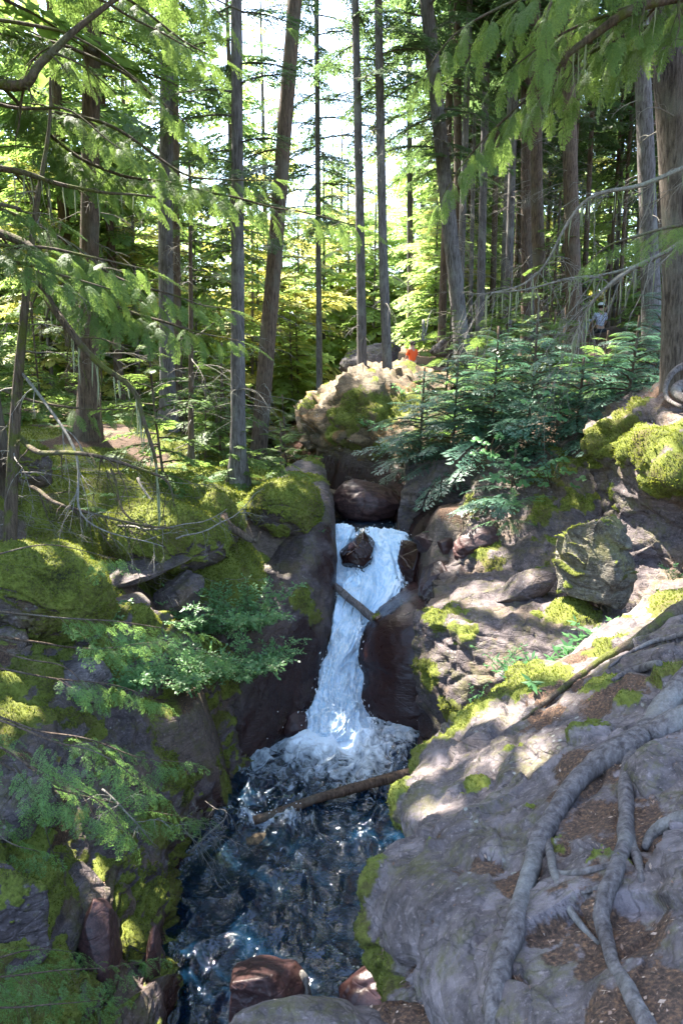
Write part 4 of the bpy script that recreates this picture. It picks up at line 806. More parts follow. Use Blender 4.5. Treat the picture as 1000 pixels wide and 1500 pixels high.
# ------------------------------------------------------------------ the trees one can tell apart
H1 = [
 ('fir_tree', 'thin far spire with see through branches between the leaning brown trunk and the outcrop pair', [(468,575),(466,330),(463,-60)], 24, 9, 6, 19, 5.5, 2.3, 'grey', 'fir', 4.2, [(1,8,20)], {}),
 ('fir_tree', 'far fir standing in the bright gap right of the outcrop pair', [(601,545),(600,330),(598,-60)], 27, 9, 6, 20, 6, 2.4, 'grey', 'hemlock', 4., [(1,8,20)], {}),
 # name, label, path, Y, base width px, top width px, H, crown0, blen, bark, leaf, dens, dead, extra
 ('hemlock_tree', 'straight dark trunk with shaggy bark, second large one from the left edge', [(128,605),(132,300),(137,-60)], 13.2, 28, 21, 26, 3.6, 2.3, 'brown', 'hemlock', 5, [(1,5,26)], {}),
 ('hemlock_tree', 'thick grey trunk with a slimmer one close behind it, left of the thin sapling', [(246,612),(243,330),(247,-60)], 15.2, 22, 17, 24, 5.0, 2.1, 'grey', 'hemlock', 7, [(1,6,22)], {}),
 ('hemlock_tree', 'slim brown trunk pressed against the right side of a thick grey trunk', [(261,610),(258,400),(254,-60)], 17, 13, 11, 22, 5, 1.8, 'brown', 'hemlock', 4, [(1,6,12)], {}),
 ('hemlock_tree', 'straight grey trunk rooted in the moss closest to the gorge on the left bank', [(349,722),(348,330),(346,-60)], 12.2, 22, 13, 15, 4.2, 1.7, 'grey', 'fir', 7.5, [(1,5,34)], {}),
 ('hemlock_tree', 'leaning brown trunk behind the grey one at the gorge edge, tilted to the right', [(371,655),(405,340),(436,-60)], 15.4, 24, 18, 17, 4.6, 2.2, 'brown', 'fir', 4.6, [(1,7,30)], {}),
 ('sapling', 'very thin straight dead stem between two grey trunks on the left bank', [(280,682),(280,500),(279,330)], 13, 9, 5, 5.0, 4.2, .7, 'brown', 'hemlock', 4, [(.3,4.4,34)], {}),
 ('fir_tree', 'slender trunk on the outcrop, left one of the close pair', [(531,543),(527,330),(519,-60)], 17, 14, 9, 15, 5.6, 1.5, 'grey', 'fir', 3.0, [(1,7,36)], {}),
 ('fir_tree', 'slender bare trunk rooted on the outcrop lip, right of the close pair', [(570,545),(560,330),(553,-60)], 16.6, 14, 10, 16, 5.6, 1.5, 'grey', 'fir', 2.6, [(2,7,22)], {}),
 ('fir_tree', 'dark trunk leaning left above the grey boulder and the hikers', [(683,532),(655,300),(618,-60)], 17.2, 22, 17, 18, 4.6, 2.4, 'grey', 'fir', 4.6, [(1,6,22)], {}),
 ('fir_tree', 'thin dark trunk just right of the leaning trunk', [(675,520),(671,330),(668,-60)], 20, 12, 10, 18, 6, 1.7, 'brown', 'fir', 4, [(1,7,18)], {}),
 ('fir_tree', 'thick right hand trunk above the cliff with pale roots at its foot', [(1003,562),(994,330),(972,-60)], 9.4, 50, 42, 26, 6.4, 2.6, 'warm', 'fir', 3.4, [(1.5,6,14)], dict(sides=24, lichen=.5)),
 ('fir_tree', 'broad grey trunk standing directly left of the thickest right hand trunk', [(958,515),(948,300),(934,-60)], 15, 26, 19, 24, 7, 2.2, 'grey', 'fir', 3.6, [(1,8,26)], dict(lichen=.6)),
 ('fir_tree', 'tall lichen draped trunk behind the two white shirted hikers', [(845,492),(836,300),(828,-60)], 17.5, 22, 17, 24, 6.5, 2.2, 'brown', 'fir', 4, [(3,8,40)], dict(lichen=.6)),
 ('fir_tree', 'brown trunk with many broken stubs left of the hikers, front of its clump', [(797,492),(786,300),(783,-60)], 18.5, 19, 14, 24, 7, 2.2, 'brown', 'fir', 4, [(1,8,40)], dict(lichen=.4)),
 ('fir_tree', 'straight trunk at the left side of the clump beside the hikers', [(772,490),(770,300),(768,-60)], 21, 15, 12, 24, 7, 2.2, 'brown', 'fir', 4, [(1,8,30)], {}),
]
for i, (nm, lab, pth, Y, wb, wt_, H, c0_, bl_, bk, lf, dn, dd_, ex) in enumerate(H1):
    build_tree(nm, lab, tp(pth, Y), rpx(wb, Y), rpx(wt_, Y), H, c0_, bl_, RS(200+i), MB[bk], ML[lf], dn*1.5, dead=dd_, deadlen=1.3, **ex)
# the thin crooked snag at the left, and trees just left of the frame whose limbs reach in and whose crowns shade the gorge
sn, _ = build_tree('snag', 'crooked dead trunk with peeling bark leaning at the left edge', tp([(6,905),(18,700),(30,520),(50,330),(72,190)], [6.7,6.8,6.9,7.0,7.1]), rpx(24,6.8), rpx(14,6.8), 5.2, 9, .3, RS(31), MB['mossy'], ML['hemlock'], dead=[(.5,4.6,26)], deadlen=.9, flare=1.1)
dead_limb(sn, [(22,640,6.9),(70,662,6.4),(150,672,6.1),(235,700,6.3),(255,745,6.4)], .028, 16, .45, RS(5), 'mossy')
dead_limb(sn, [(30,545,6.9),(110,660,6.3),(128,760,6.1),(240,800,6.2)], .016, 14, .4, RS(6), 'dead')
dead_limb(sn, [(28,700,6.8),(80,735,6.2),(190,765,6.2),(300,775,6.6)], .022, 18, .4, RS(7), 'mossy')
h1, _ = build_tree('hemlock_tree', 'big hemlock whose mossy drooping dead limb and bright sprays hang in from the left edge', [np.array([-4.75,6.9,tz(-4.75,6.9)]), np.array([-4.85,6.9,6])], .22, .17, 24, 4.6, 3.0, RS(40), MB['mossy'], ML['hemlock'], 8)
dead_limb(h1, [(-225,330,6.9),(20,345,6.6),(80,450,6.3),(140,530,6.3),(195,580,6.4),(225,655,6.4),(232,720,6.5)], .045, 26, .35, RS(8), 'mossy', wobb=.05, lich=50)
dead_limb(h1, [(-225,80,6.9),(0,125,6),(60,85,5.9),(150,10,6),(260,-60,6.2)], .05, 10, .5, RS(9), 'mossy')
dead_limb(h1, [(-225,200,6.9),(0,245,7),(90,272,7),(230,292,7.2)], .04, 16, .5, RS(10), 'mossy', lich=30)
for a, sp, sd in (([(-225,300,6.9),(-20,355,6.2),(70,362,6.0),(150,378,6.0),(215,392,6.0)], .75, 1), ([(-225,380,6.9),(0,385,6.0),(90,405,5.8),(170,428,5.8)], .5, 2),
                  ([(-225,220,6.9),(60,330,7.6),(160,400,7.4),(270,440,7.2),(335,452,7.2)], .75, 3), ([(60,400,7.5),(180,450,7.2),(280,485,7.0),(350,500,7)], .55, 4),
                  ([(-225,20,6.9),(20,30,6.5),(120,60,6.3),(210,120,6.2)], .75, 5), ([(-225,60,6.9),(0,150,6.8),(100,160,6.5),(180,220,6.4)], .6, 6),
                  ([(-225,-60,6.9),(80,-20,6.8),(200,30,6.8),(290,80,6.9)], .8, 7), ([(-225,500,6.9),(0,570,7.3),(60,590,7.4),(130,600,7.4),(200,600,7.5)], .4, 8),
                  ([(-225,260,6.9),(0,300,5.6),(30,310,5.6),(62,318,5.6)], .3, 10), ([(-225,-200,6.9),(100,-120,6.4),(250,-60,6.2),(330,30,6.2)], .9, 11)):
    limb(h1, a, .022, sp*.9, 12, rs=RS(50+sd), tm=T_MID, fr=(.22, .42))
h2, h2at = build_tree('hemlock_tree', 'hemlock behind the left snag with a long dark spray reaching across two grey trunks', [np.array([-4.6,9.6,tz(-4.6,9.6)]), np.array([-4.7,9.6,6])], .2, .16, 24, 4.2, 3.0, RS(41), MB['brown'], ML['hemlock'], 7)
for a, sp, sd in (([(-20,100,9.6),(120,235,9.2),(260,270,9),(370,295,8.9),(470,318,8.9),(520,330,9)], .8, 1), ([(-20,150,9.6),(150,180,9),(260,250,8.8),(330,262,8.8),(400,262,8.8)], .5, 9), ([(-20,30,9.6),(150,90,9),(240,150,9),(290,200,9)], .8, 2),
                  ([(-20,-60,9.6),(150,-20,9.2),(270,60,9),(330,90,9)], .8, 3), ([(-20,-150,9.6),(180,-60,9.4),(320,0,9.6),(420,40,10)], .7, 4)):
    limb(h2, a, .025, sp*.85, 10, rs=RS(70+sd), tm=T_MID, fr=(.28, .5))
h3, _ = build_tree('sapling', 'young hemlock growing from the left slope with soft green sprays over the mossy rocks', [np.array([-2.75,5.0,tz(-2.75,5.0)]), np.array([-2.8,5.0,-1.2])], .05, .03, 3.2, 1.6, .8, RS(42), MB['brown'], ML['hemlock'], 6)
for a, sp, sd in (([(-95,1010,5.0),(20,1060,4.9),(110,1075,4.8),(200,1110,4.8),(265,1120,4.8)], .36, 1), ([(-95,1050,5),(60,1130,4.6),(140,1170,4.5),(190,1225,4.5)], .34, 2), ([(-95,1020,5),(70,1080,4.6),(150,1110,4.5),(230,1160,4.5)], .40, 6),
                  ([(-95,880,5),(10,900,5.2),(110,905,5.3),(200,915,5.4),(290,930,5.5)], .42, 3), ([(-95,840,5),(0,815,5.2),(80,800,5.3),(170,820,5.4)], .40, 4), ([(-95,900,5),(20,960,5.1),(90,975,5.1),(130,1010,5.1)], .35, 5),
                  ([(0,930,5.2),(120,950,5.8),(250,940,6.4),(330,965,6.6)], .34, 8), ([(-95,1060,5),(60,1150,4.9),(180,1180,5.0),(290,1195,5.2)], .30, 9), ([(-95,1100,5),(0,1220,4.4),(60,1250,4.3)], .3, 10), ([(-95,960,5),(60,990,5.3),(160,1000,5.5),(240,1030,5.8)], .32, 11)):
    limb(h3, a, .010, sp, 34, rs=RS(80+sd), fr=(.12, .22), leaf='spray', bark='brown')
h4, _ = build_tree('sapling', 'small hemlock in the lower left corner with a feathery spray pointing at the water', [np.array([-2.0,3.2,tz(-2.0,3.2)]), np.array([-2.0,3.2,-2.2])], .035, .02, 1.3, 1.0, .3, RS(43), MB['brown'], ML['hemlock'], 6)
for a, sp, sd in (([(-120,1430,3.2),(20,1430,3.4),(120,1420,3.5),(215,1405,3.6)], .26, 1), ([(-120,1440,3.2),(10,1400,3.5),(60,1395,3.6),(110,1400,3.7)], .22, 2), ([(-120,1470,3.2),(0,1480,3.2),(80,1475,3.2),(160,1470,3.3)], .24, 3)):
    limb(h4, a, .007, sp, 40, rs=RS(90+sd), fr=(.09, .17), leaf='spray', bark='brown')
# right: limbs of the thick tree and of one standing just outside the frame
h5, _ = build_tree('fir_tree', 'big fir just outside the right edge, its hanging dark limbs filling the upper right', [np.array([5.0,8.0,tz(5.0,8.0)]), np.array([5.0,8.0,6])], .24, .2, 26, 5.2, 3.0, RS(44), MB['brown'], ML['fir'], 4)
for a, sp, sd in (([(1130,-60,8),(960,0,8),(870,30,7.9),(800,60,7.9),(740,110,7.9)], .8, 1), ([(1100,-160,8),(900,-60,7.8),(780,-10,7.8),(680,40,7.8),(620,110,7.9)], .8, 2),
                  ([(1130,-20,8.4),(900,60,8.6),(790,130,8.8),(700,210,8.9),(640,300,9)], .75, 4), ([(1100,-200,8),(900,-120,7.2),(830,-40,7),(800,30,7),(805,110,7)], .5, 6)):
    limb(h5, a, .028, sp, 7, rs=RS(100+sd), leaf='hemlock', tm=T_MID, fr=(.28, .5), droop=.4)
dead_limb(h5, [(1130,-20,8),(960,5,7.6),(850,60,7.6),(810,110,7.7)], .07, 14, .5, RS(12), 'mossy', lich=20)
limb(h5, [(1130,300,8),(1010,325,6.4),(940,345,6.2),(890,360,6.2),(858,385,6.2)], .018, .55, 30, rs=RS(111), leaf='hemlock', fr=(.14, .26))
dead_limb(h5, [(1130,290,8),(960,375,7.6),(880,430,7.6),(830,500,7.7),(760,430,7.8)][:4], .030, 26, .8, RS(13), 'dead', lich=30)
dead_limb(h5, [(1130,200,8),(940,270,8),(850,300,8),(790,400,8.2),(700,432,8.2)], .028, 26, .7, RS(14), 'dead', lich=40)
dead_limb(h5, [(960,380,7.6),(860,405,7.8),(760,425,8),(690,430,8.1)], .018, 20, .6, RS(15), 'dead', lich=20)
# ------------------------------------------------------------------ young cedars on the right slope
ced = [((612,668),13.4,1.9,.9,'small cedar hanging over the pale topped wall, leftmost of the cedars'), ((660,655),12.8,2.5,1.15,'bushy blue green cedar above the pale topped wall'), ((715,655),12.2,2.6,1.2,'cedar with drooping sprays over the moss slope'),
       ((770,640),11.9,2.6,1.25,'tallest blue green cedar in the middle of the right slope'), ((838,628),11.2,1.6,1.1,'cedar right of the tallest one, low over the slope'), ((915,590),10.8,1.5,.9,'dark cedar beside the green moss of the cliff top'),
       ((652,560),15.5,2.0,.6,'feathery young conifer right of the orange shirted hiker'), ((955,560),12.5,2.0,.8,'tall young cedar just left of the thickest trunk'), ((735,560),16,2.4,.9,'young conifer between the leaning trunk and the cedars')]
for i, (b, Y, H, L, lab) in enumerate(ced):
    p = P(*b, Y); p[2] = tz(p[0], p[1]); hem = i in (6, 8)
    L *= 1.0 if hem else 1.15
    build_tree('young_conifer' if hem else 'cedar_sapling', lab, [p, p+np.array([.05, -.1, H*.6])], .028, .018, H, .12, L, RS(300+i), MB['brown'], ML['hemlock' if hem else 'cedar'], 30, 'young tree', tm=T_MID if hem else T_CED, low=.75, flare=1.1, bend=.45, pitch=.3, sides=8)
for i, (b, Y, H, L, lab, lf) in enumerate([((690,600),14,1.6,.8,'small light green conifer behind the middle cedars','spray'), ((800,560),14,1.8,.8,'light green young conifer below the hikers','hemlock'), ((875,575),12.5,1.3,.9,'low spreading green conifer under the capped hiker','spray'),
       ((620,625),14.3,1.0,.7,'low bright sprig like conifer on the outcrop side','hemlock'), ((950,600),10.3,1.1,.8,'low feathery conifer on the cliff top','hemlock'), ((745,690),10.9,1.0,.8,'small cedar drooping over the green moss slope','cedar')]):
    p = P(*b, Y); p[2] = tz(p[0], p[1])
    build_tree('young_conifer', lab, [p, p+np.array([.03, -.15, H*.6])], .02, .012, H, .1, L, RS(340+i), MB['brown'], ML[lf], 28, 'young tree', low=.8, flare=1.1, bend=.45, pitch=.35, sides=8)
# ------------------------------------------------------------------ background trees: shared meshes, individual objects
def proto(name, lab, H, c0, L, r, sd, bark, leaf, dens, group, dead, far=True, low=.6, dl=1.2, cat='tree'):
    return build_tree(name, lab, [np.array([0, 500., 0]), np.array([.1, 500., H*.5])], r, r*.7, H, c0, L, RS(sd), MB[bark], ML[leaf], dens, cat, group, dead=dead, deadlen=dl, far=far, sides=8, low=low, carve=False)[0]
def copy_tree(o, loc, rz, s, lab, group):
    r = o.copy(); COL.objects.link(r); r.location = loc; r.rotation_euler = (0, 0, rz); r.scale = (s, s, s)
    r['label'] = lab
    if group: r['group'] = group
    for c in list(o.children):
        if c.name.startswith(('trunk', 'crown', 'lichen')): d = c.copy(); COL.objects.link(d); d.parent = r
    return r
GB = 'sunlit trees of the far left woods'; GD = 'shaded trees of the right woods'; GC = 'tall conifers in the left woods'
LB = 'young tree with yellow green sunlit foliage in the far woods'; LD = 'dark bare lower trunk in the shaded right woods'; LC = 'tall conifer in the sunlit left woods'
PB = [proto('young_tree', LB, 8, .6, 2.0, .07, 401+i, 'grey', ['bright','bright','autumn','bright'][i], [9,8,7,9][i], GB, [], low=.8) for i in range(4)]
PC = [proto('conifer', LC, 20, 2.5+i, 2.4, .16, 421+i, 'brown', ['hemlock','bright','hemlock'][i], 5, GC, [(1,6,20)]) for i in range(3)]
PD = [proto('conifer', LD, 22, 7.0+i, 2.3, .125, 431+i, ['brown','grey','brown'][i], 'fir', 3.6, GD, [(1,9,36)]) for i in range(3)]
rs = RS(77); used = set()
def put(L, x, y, s, lab, grp):
    o = L[rs.randint(len(L))]; z = tz(x, y)-.1
    if o.name not in used: used.add(o.name); o.location = (x, y, z); o.rotation_euler = (0, 0, rs.uniform(0, 6.28)); o.scale = (s, s, s)
    else: copy_tree(o, (x, y, z), rs.uniform(0, 6.28), s, lab, grp)
def pxw(px, Y): return (px-500)/FPX*Y/.985
for k in range(122):
    Y = rs.uniform(20, 60); px = rs.uniform(-150, 660)
    if 470 < px < 630 and Y < 34: continue
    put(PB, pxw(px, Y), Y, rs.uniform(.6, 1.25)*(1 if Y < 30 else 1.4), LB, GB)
for k in range(24):
    Y = rs.uniform(18, 45); px = rs.uniform(-250, 470)
    if px > 440: continue
    put(PC, pxw(px, Y), Y, rs.uniform(.8, 1.15), LC, GC)
for k in range(5):
    Y = rs.uniform(28, 55); put(PC, pxw(rs.uniform(625, 700), Y), Y, rs.uniform(.8, 1.), LC, GC)
for k in range(74):
    Y = rs.uniform(19, 46); px = rs.uniform(690, 1100) if k > 8 else rs.uniform(640, 700)
    if abs(px-872) < 34 and Y < 27: continue
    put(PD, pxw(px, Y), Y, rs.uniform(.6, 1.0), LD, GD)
for k in range(40):
    Y = rs.uniform(32, 62); put(PB, pxw(rs.uniform(640, 1120), Y), Y, rs.uniform(.9, 1.8), LB, GB)
GY_ = 'green undergrowth saplings of the right woods'; LY = 'small green sapling among the shaded trunks'
PY = [proto('young_tree', LY, 3.2, .3, 1.0, .03, 451+i, 'brown', 'hemlock', 12, GY_, [], low=.8) for i in range(2)]
for k in range(36):
    Y = rs.uniform(16.5, 34); px = rs.uniform(600, 1010)
    if 585 < px < 632 or 835 < px < 910: continue
    put(PY, pxw(px, Y), Y, rs.uniform(.6, 1.3), LY, GY_)
GL = 'green undergrowth saplings on the left bank'; LL = 'small green sapling on the left bank floor'
PL = [proto('young_tree', LL, 2.2, .2, .9, .022, 461+i, 'brown', 'hemlock', 14, GL, [], low=.8) for i in range(2)]
for k in range(20):
    Y = rs.uniform(11.5, 19); px = rs.uniform(-60, 430); x = pxw(px, Y)
    put(PL, x, Y, rs.uniform(.5, 1.2), LL, GL)
# trees added out of frame so their crowns shade the gorge and slab
GS = 'tall conifers added out of frame to shade the gorge'; LS = 'tall conifer added out of frame to shade the gorge'
for i, (x, y) in enumerate(SHADE):
    p = np.array([x, y, tz(x, y)]); build_tree('conifer', LS, [p, p+np.array([0, 0, 5.])], .2, .16, 22, 5. if i < 4 else 4+i % 3, 4.1 if i < 4 else 3.1, RS(471+i), MB['brown'], ML['hemlock'], 10 if i < 4 else 6.5, group=GS, sides=8, far=True, low=.8)
# ------------------------------------------------------------------ roots, logs and sticks
from mathutils.bvhtree import BVHTree
def bark_bump(sd, a=.2):
    def f(m, n):
        an = np.arange(n)/n*6.283; A = np.stack([np.cos(an)[None]*1.5+0*np.arange(m)[:, None], np.sin(an)[None]*1.5+0*np.arange(m)[:, None], np.arange(m)[:, None]*.22+0*an[None]], -1).reshape(-1, 3)
        return 1 + (a*fbm(A, 1, 4, sd)+.05*fbm(A*3, 1, 2, sd+1)).reshape(m, n)
    return f
_bv = {}
def surf(i):
    o, V, F, *_ = ROCKS[i]; return BVHTree.FromPolygons([tuple(v) for v in V], [tuple(f) for f in F])
SLAB = [i for i, r in enumerate(ROCKS) if r[0].name == 'foreground_rock'][0]; bvS = surf(SLAB)
def hit(px, py, bv=None, d=0.):      # where the sight line of a pixel meets the slab, lifted d towards the eye
    v = P(px, py, 1.); v = v/np.linalg.norm(v); h = (bv or bvS).ray_cast(Vector((0, 0, 0)), Vector(v)); 
    return None if h[0] is None else np.array(h[0]) - v*d
def root(name, pts, r, lab=None, cat='root', n=10, parent=None, sink=.45, mat='root', sides=12, sd=1, group=None):
    """pts (px, py) laid on the slab; r radii at the points"""
    rsk = np.random.RandomState(sd); Q = cr(np.array(pts, float), n); R = cr(np.array(r)[:, None], n)[:, 0]; W = []
    Q = Q + (3+60*R[:, None])*np.stack([fbm(np.c_[Q, 0*Q[:, :1]], .012, 2, sd), fbm(np.c_[Q, 0*Q[:, :1]], .012, 2, sd+4)], 1)
    for (px, py) in Q:
        h = hit(px, py); W.append(h if h is not None else P(px, py, W[-1][1] if W else 4.))
    W = np.array(W); k_ = 7; pad = np.vstack([np.repeat(W[:1], k_, 0), W, np.repeat(W[-1:], k_, 0)]); S_ = np.stack([np.convolve(pad[:, a], np.ones(2*k_+1)/(2*k_+1), 'same')[k_:-k_] for a in range(3)], 1)
    S_[0], S_[-1] = W[0], W[-1]; R = R*(1+.22*fbm(S_, 5, 3, sd+5)); sk = np.clip(sink + .5*noise(S_*3., sd+8), 0., .9)*np.clip(R/.03, .3, 1)
    p = S_ + np.array([0, -.30, .8])*(R*(1-sk))[:, None]; p = wob(p, .006, 9, sd)
    V, F = tube(p, R, sides, True, bark_bump(sd)); o = mk(name, V, F, MB[mat], parent)
    if parent is None: tag(o, lab, cat, group)
    return o
r1 = root('tree_root', [(1060,960),(1005,1002),(975,1045),(940,1090),(880,1118),(838,1160),(800,1215),(778,1270),(762,1330),(745,1385),(728,1440),(722,1540)], [.062,.064,.062,.060,.050,.044,.038,.034,.031,.030,.030,.028],
     'thickest pale grey root curving down across the big slab', sd=3, sides=20)
root('tree_root', [(1040,1050),(985,1062),(945,1088)], [.05,.055,.05], parent=r1, sd=8).name = 'fork'
root('tree_root', [(925,1100),(912,1150),(916,1205),(905,1265),(882,1320),(884,1380),(915,1450),(965,1530)], [.036,.030,.028,.026,.023,.022,.020,.020], 'second long grey root, forking off to the right of the thickest one', sd=4, sides=16)
root('tree_root', [(914,1190),(926,1240),(938,1292)], [.024,.018,.010], 'short forked root tip beside the second long root', sd=5)
root('tree_root', [(803,1235),(812,1290),(845,1345),(878,1385)], [.016,.013,.011,.006], 'thin dark root dropping from the thickest root into the needles', sd=6)
root('tree_root', [(806,1276),(850,1284),(897,1262)], [.010,.011,.009], 'thin horizontal root joining the two long roots', sd=7)
root('tree_root', [(852,1307),(874,1302),(898,1296)], [.005,.009,.013], 'stubby side root pointing left from the second long root', sd=9)
root('tree_root', [(1040,1195),(985,1205),(955,1222),(940,1246)], [.026,.024,.020,.012], 'curved root ending in the soil at the right edge', sd=10)
root('tree_root', [(1040,868),(985,905),(930,945),(885,965),(850,990),(800,1030),(765,1055)], [.055,.050,.036,.026,.022,.016,.008], 'long dark root running along the mossy ridge beside the leafy plants', sd=11, mat='mossy')
root('tree_root', [(1040,925),(980,935),(930,950),(890,978)], [.018,.016,.013,.008], 'thin pale root crossing the ridge under the dark one', sd=12, sink=-.3)
root('tree_root', [(965,975),(925,985),(895,1000)], [.020,.024,.010], 'short blue grey root hump in the litter above the thickest root', sd=13)
# roots at the foot of the thick right hand trunk
def wroot(pts, r, lab, sd, mat='root', name='tree_root', cat='root', cap=True, sides=8, w_=.02):
    p = wob(path(pts, 8), w_, 3, sd); V, F = tube(p, np.interp(np.linspace(0, 1, len(p)), np.linspace(0, 1, len(r)), r), sides, True, bark_bump(sd)); return tag(mk(name, V, F, MB[mat]), lab, cat)
wroot([(1005,535,9.1),(985,548,8.9),(973,566,8.8),(978,585,8.6),(1000,598,8.3)], [.05,.035,.03,.025,.02], 'looped pale root at the foot of the thick trunk on the cliff', 21)
wroot([(1010,560,8.9),(990,572,8.7),(1010,590,8.3)], [.07,.06,.05], 'knotted grey root lying on the cliff top moss', 22)
wroot([(570,540,16.6),(555,560,16),(545,572,15.8),(530,578,15.7)], [.05,.04,.03,.02], 'root spilling over the outcrop lip from the slender trunk', 23)
wroot([(574,542,16.5),(578,560,16),(590,575,15.6)], [.04,.03,.015], 'short root hanging down the outcrop face', 24)
wroot([(326,745,10.1),(332,765,9.8),(352,782,9.7),(372,792,9.7),(382,778,9.7)], [.05,.06,.05,.035,.015], 'twisted dead root bridging the gap between two moss cushions', 25, 'brown', sides=12)
# logs
V, F = tube(wob(cr(np.array([P(478,846,10.75), P(515,880,10.3), P(553,912,9.95)]), 14), .01, 4, 3), np.linspace(.048, .06, 29), 12, True, bark_bump(5)); bg = Bag(); bg.add(V, F)
for q, s in ((500,866),(1,0)), ((520,884),(-1,0)), ((532,893),(1,0)), ((508,874),(-1,0)):
    c = P(q[0], q[1], 10.3); dead_branch(bg, c, np.array([s[0]*.3, -.4, -.5 if s[0] < 0 else .5]), .14, .012, RS(q[0]), 0, 0)
v, f = bg.data(); tag(mk('log', v, f, MB['root']), 'broken log with short stubs jammed across the waterfall', 'log')
a, b = PZ(392,1194,WZ+.10), P(612,1130,7.9); a2 = a + (a-b)*.08
V, F = tube(wob(cr(np.array([a2+np.array([0,0,-.02]), a*.5+b*.5+np.array([0,0,.03]), b]), 14), .012, 3, 5), np.linspace(.045, .062, 29), 12, True, bark_bump(6)); tag(mk('log', V, F, MB['brown']), 'slim dark log lying across the pool from bank to bank', 'log')
c = PZ(444,1448,WZ+.12); V, F = tube(np.array([c+np.array([-.02,-.05,-.22]), c+np.array([0,0,-.05]), c+np.array([.0,.02,.07]), c+np.array([-.01,.02,.13])]), [.05,.06,.04,.012], 9, True, bark_bump(9, .5)); tag(mk('driftwood', V, F, MB['dead']), 'pale splintered driftwood stub standing beside the red boulder', 'driftwood')
# fallen sticks
STK = [([(480,765,12.4),(505,775,12.1),(530,790,11.9)], .012, 'thin bent stick at the edge of the upper pool'), ([(170,770,9.0),(250,775,8.6),(330,745,9.4)], .014, 'stick lying along the front of the big moss cushion'),
       ([(205,700,9.8),(235,760,9.2),(245,790,9.0)], .02, 'short broken stick leaning on the moss at the pile of twigs'), ([(265,640,9.5),(300,560,9.3),(340,720,10.6)], .008, 'hair thin twig arching before the thin sapling'),
       ([(255,790,8.4),(330,760,8.9),(385,715,10)], .012, 'dead twig laid over two moss cushions'), ([(620,470,16),(618,500,15.8),(632,455,16.2)], .03, 'pale bent stick behind the orange shirted hiker'),
       ([(160,690,8),(195,760,7.6),(245,805,7.4)], .016, 'grey branch sloping down to the tilted slab'), ([(280,1245,6.1),(330,1200,6.3),(300,1170,6.8)], .008, 'bare twig hanging over the dark water edge'),
       ([(150,1160,4.8),(200,1210,4.7),(238,1240,4.9)], .008, 'pale bare stick under the hanging green spray'), ([(20,1120,4.6),(70,1200,4.6),(80,1290,4.6)], .008, 'dark bare twig hanging down past the needle filled cleft')]
for i, (p, r, lab) in enumerate(STK):
    b = Bag(); q = wob(path(p, 8), .04, 3, i+40); V, F = tube(q, r*(1-.7*np.linspace(0, 1, len(q))), 6, True); b.add(V, F); rs_ = RS(i)
    for k in range(9): j = rs_.randint(1, len(q)-1); d = rs_.normal(size=3); d[2] -= .3; dead_branch(b, q[j], d, rs_.uniform(.1, .35), r*.4, rs_, 1, 0)
    v, f = b.data(); tag(mk('fallen_branch', v, f, MB['dead' if i % 3 else 'mossy']), lab, 'branch')
def twig_bush(c, n, L, lab, sd, d0=(0, 0, 1), r=.004):
    b = Bag(); rs_ = RS(sd)
    for i in range(n): dead_branch(b, c+rs_.normal(size=3)*.03, np.array(d0)+rs_.normal(size=3)*.5, L*rs_.uniform(.5, 1), r, rs_, 2, 0, .3)
    v, f = b.data(); tag(mk('dead_twigs', v, f, MB['dead']), lab, 'twigs')
twig_bush(P(628,905,9.6), 7, .75, 'dry curled twig spray over the wet rock right of the falls', 3, (-.1, -.1, .9))
twig_bush(P(262,1215,6.2), 8, .6, 'grey brush of bare twigs hanging over the water edge', 5, (.7, -.2, .0))
twig_bush(P(535,705,13.9), 5, .7, 'dead twigs fallen on the maroon rock', 6, (-.3, -.2, -.1))
b = Bag(); rs_ = RS(8)
for i in range(130):
    px, py = rs_.uniform(-10, 330), rs_.uniform(690, 765); Y = np.interp(py, [690, 765], [10.6, 8.8]); c = P(px, py, Y); x, y = c[:2]; c[2] = tz(x, y)+rs_.uniform(.1, .4)
    an = rs_.normal()*.5; dead_branch(b, c, np.array([math.cos(an), math.sin(an), -.05]), rs_.uniform(.2, .8), rs_.uniform(.002, .006), rs_, 1, 0, .15)
v, f = b.data(); tag(mk('twig_litter', v, f, MB['dead']), 'pale dead twigs strewn over the left bank floor', kind='stuff')
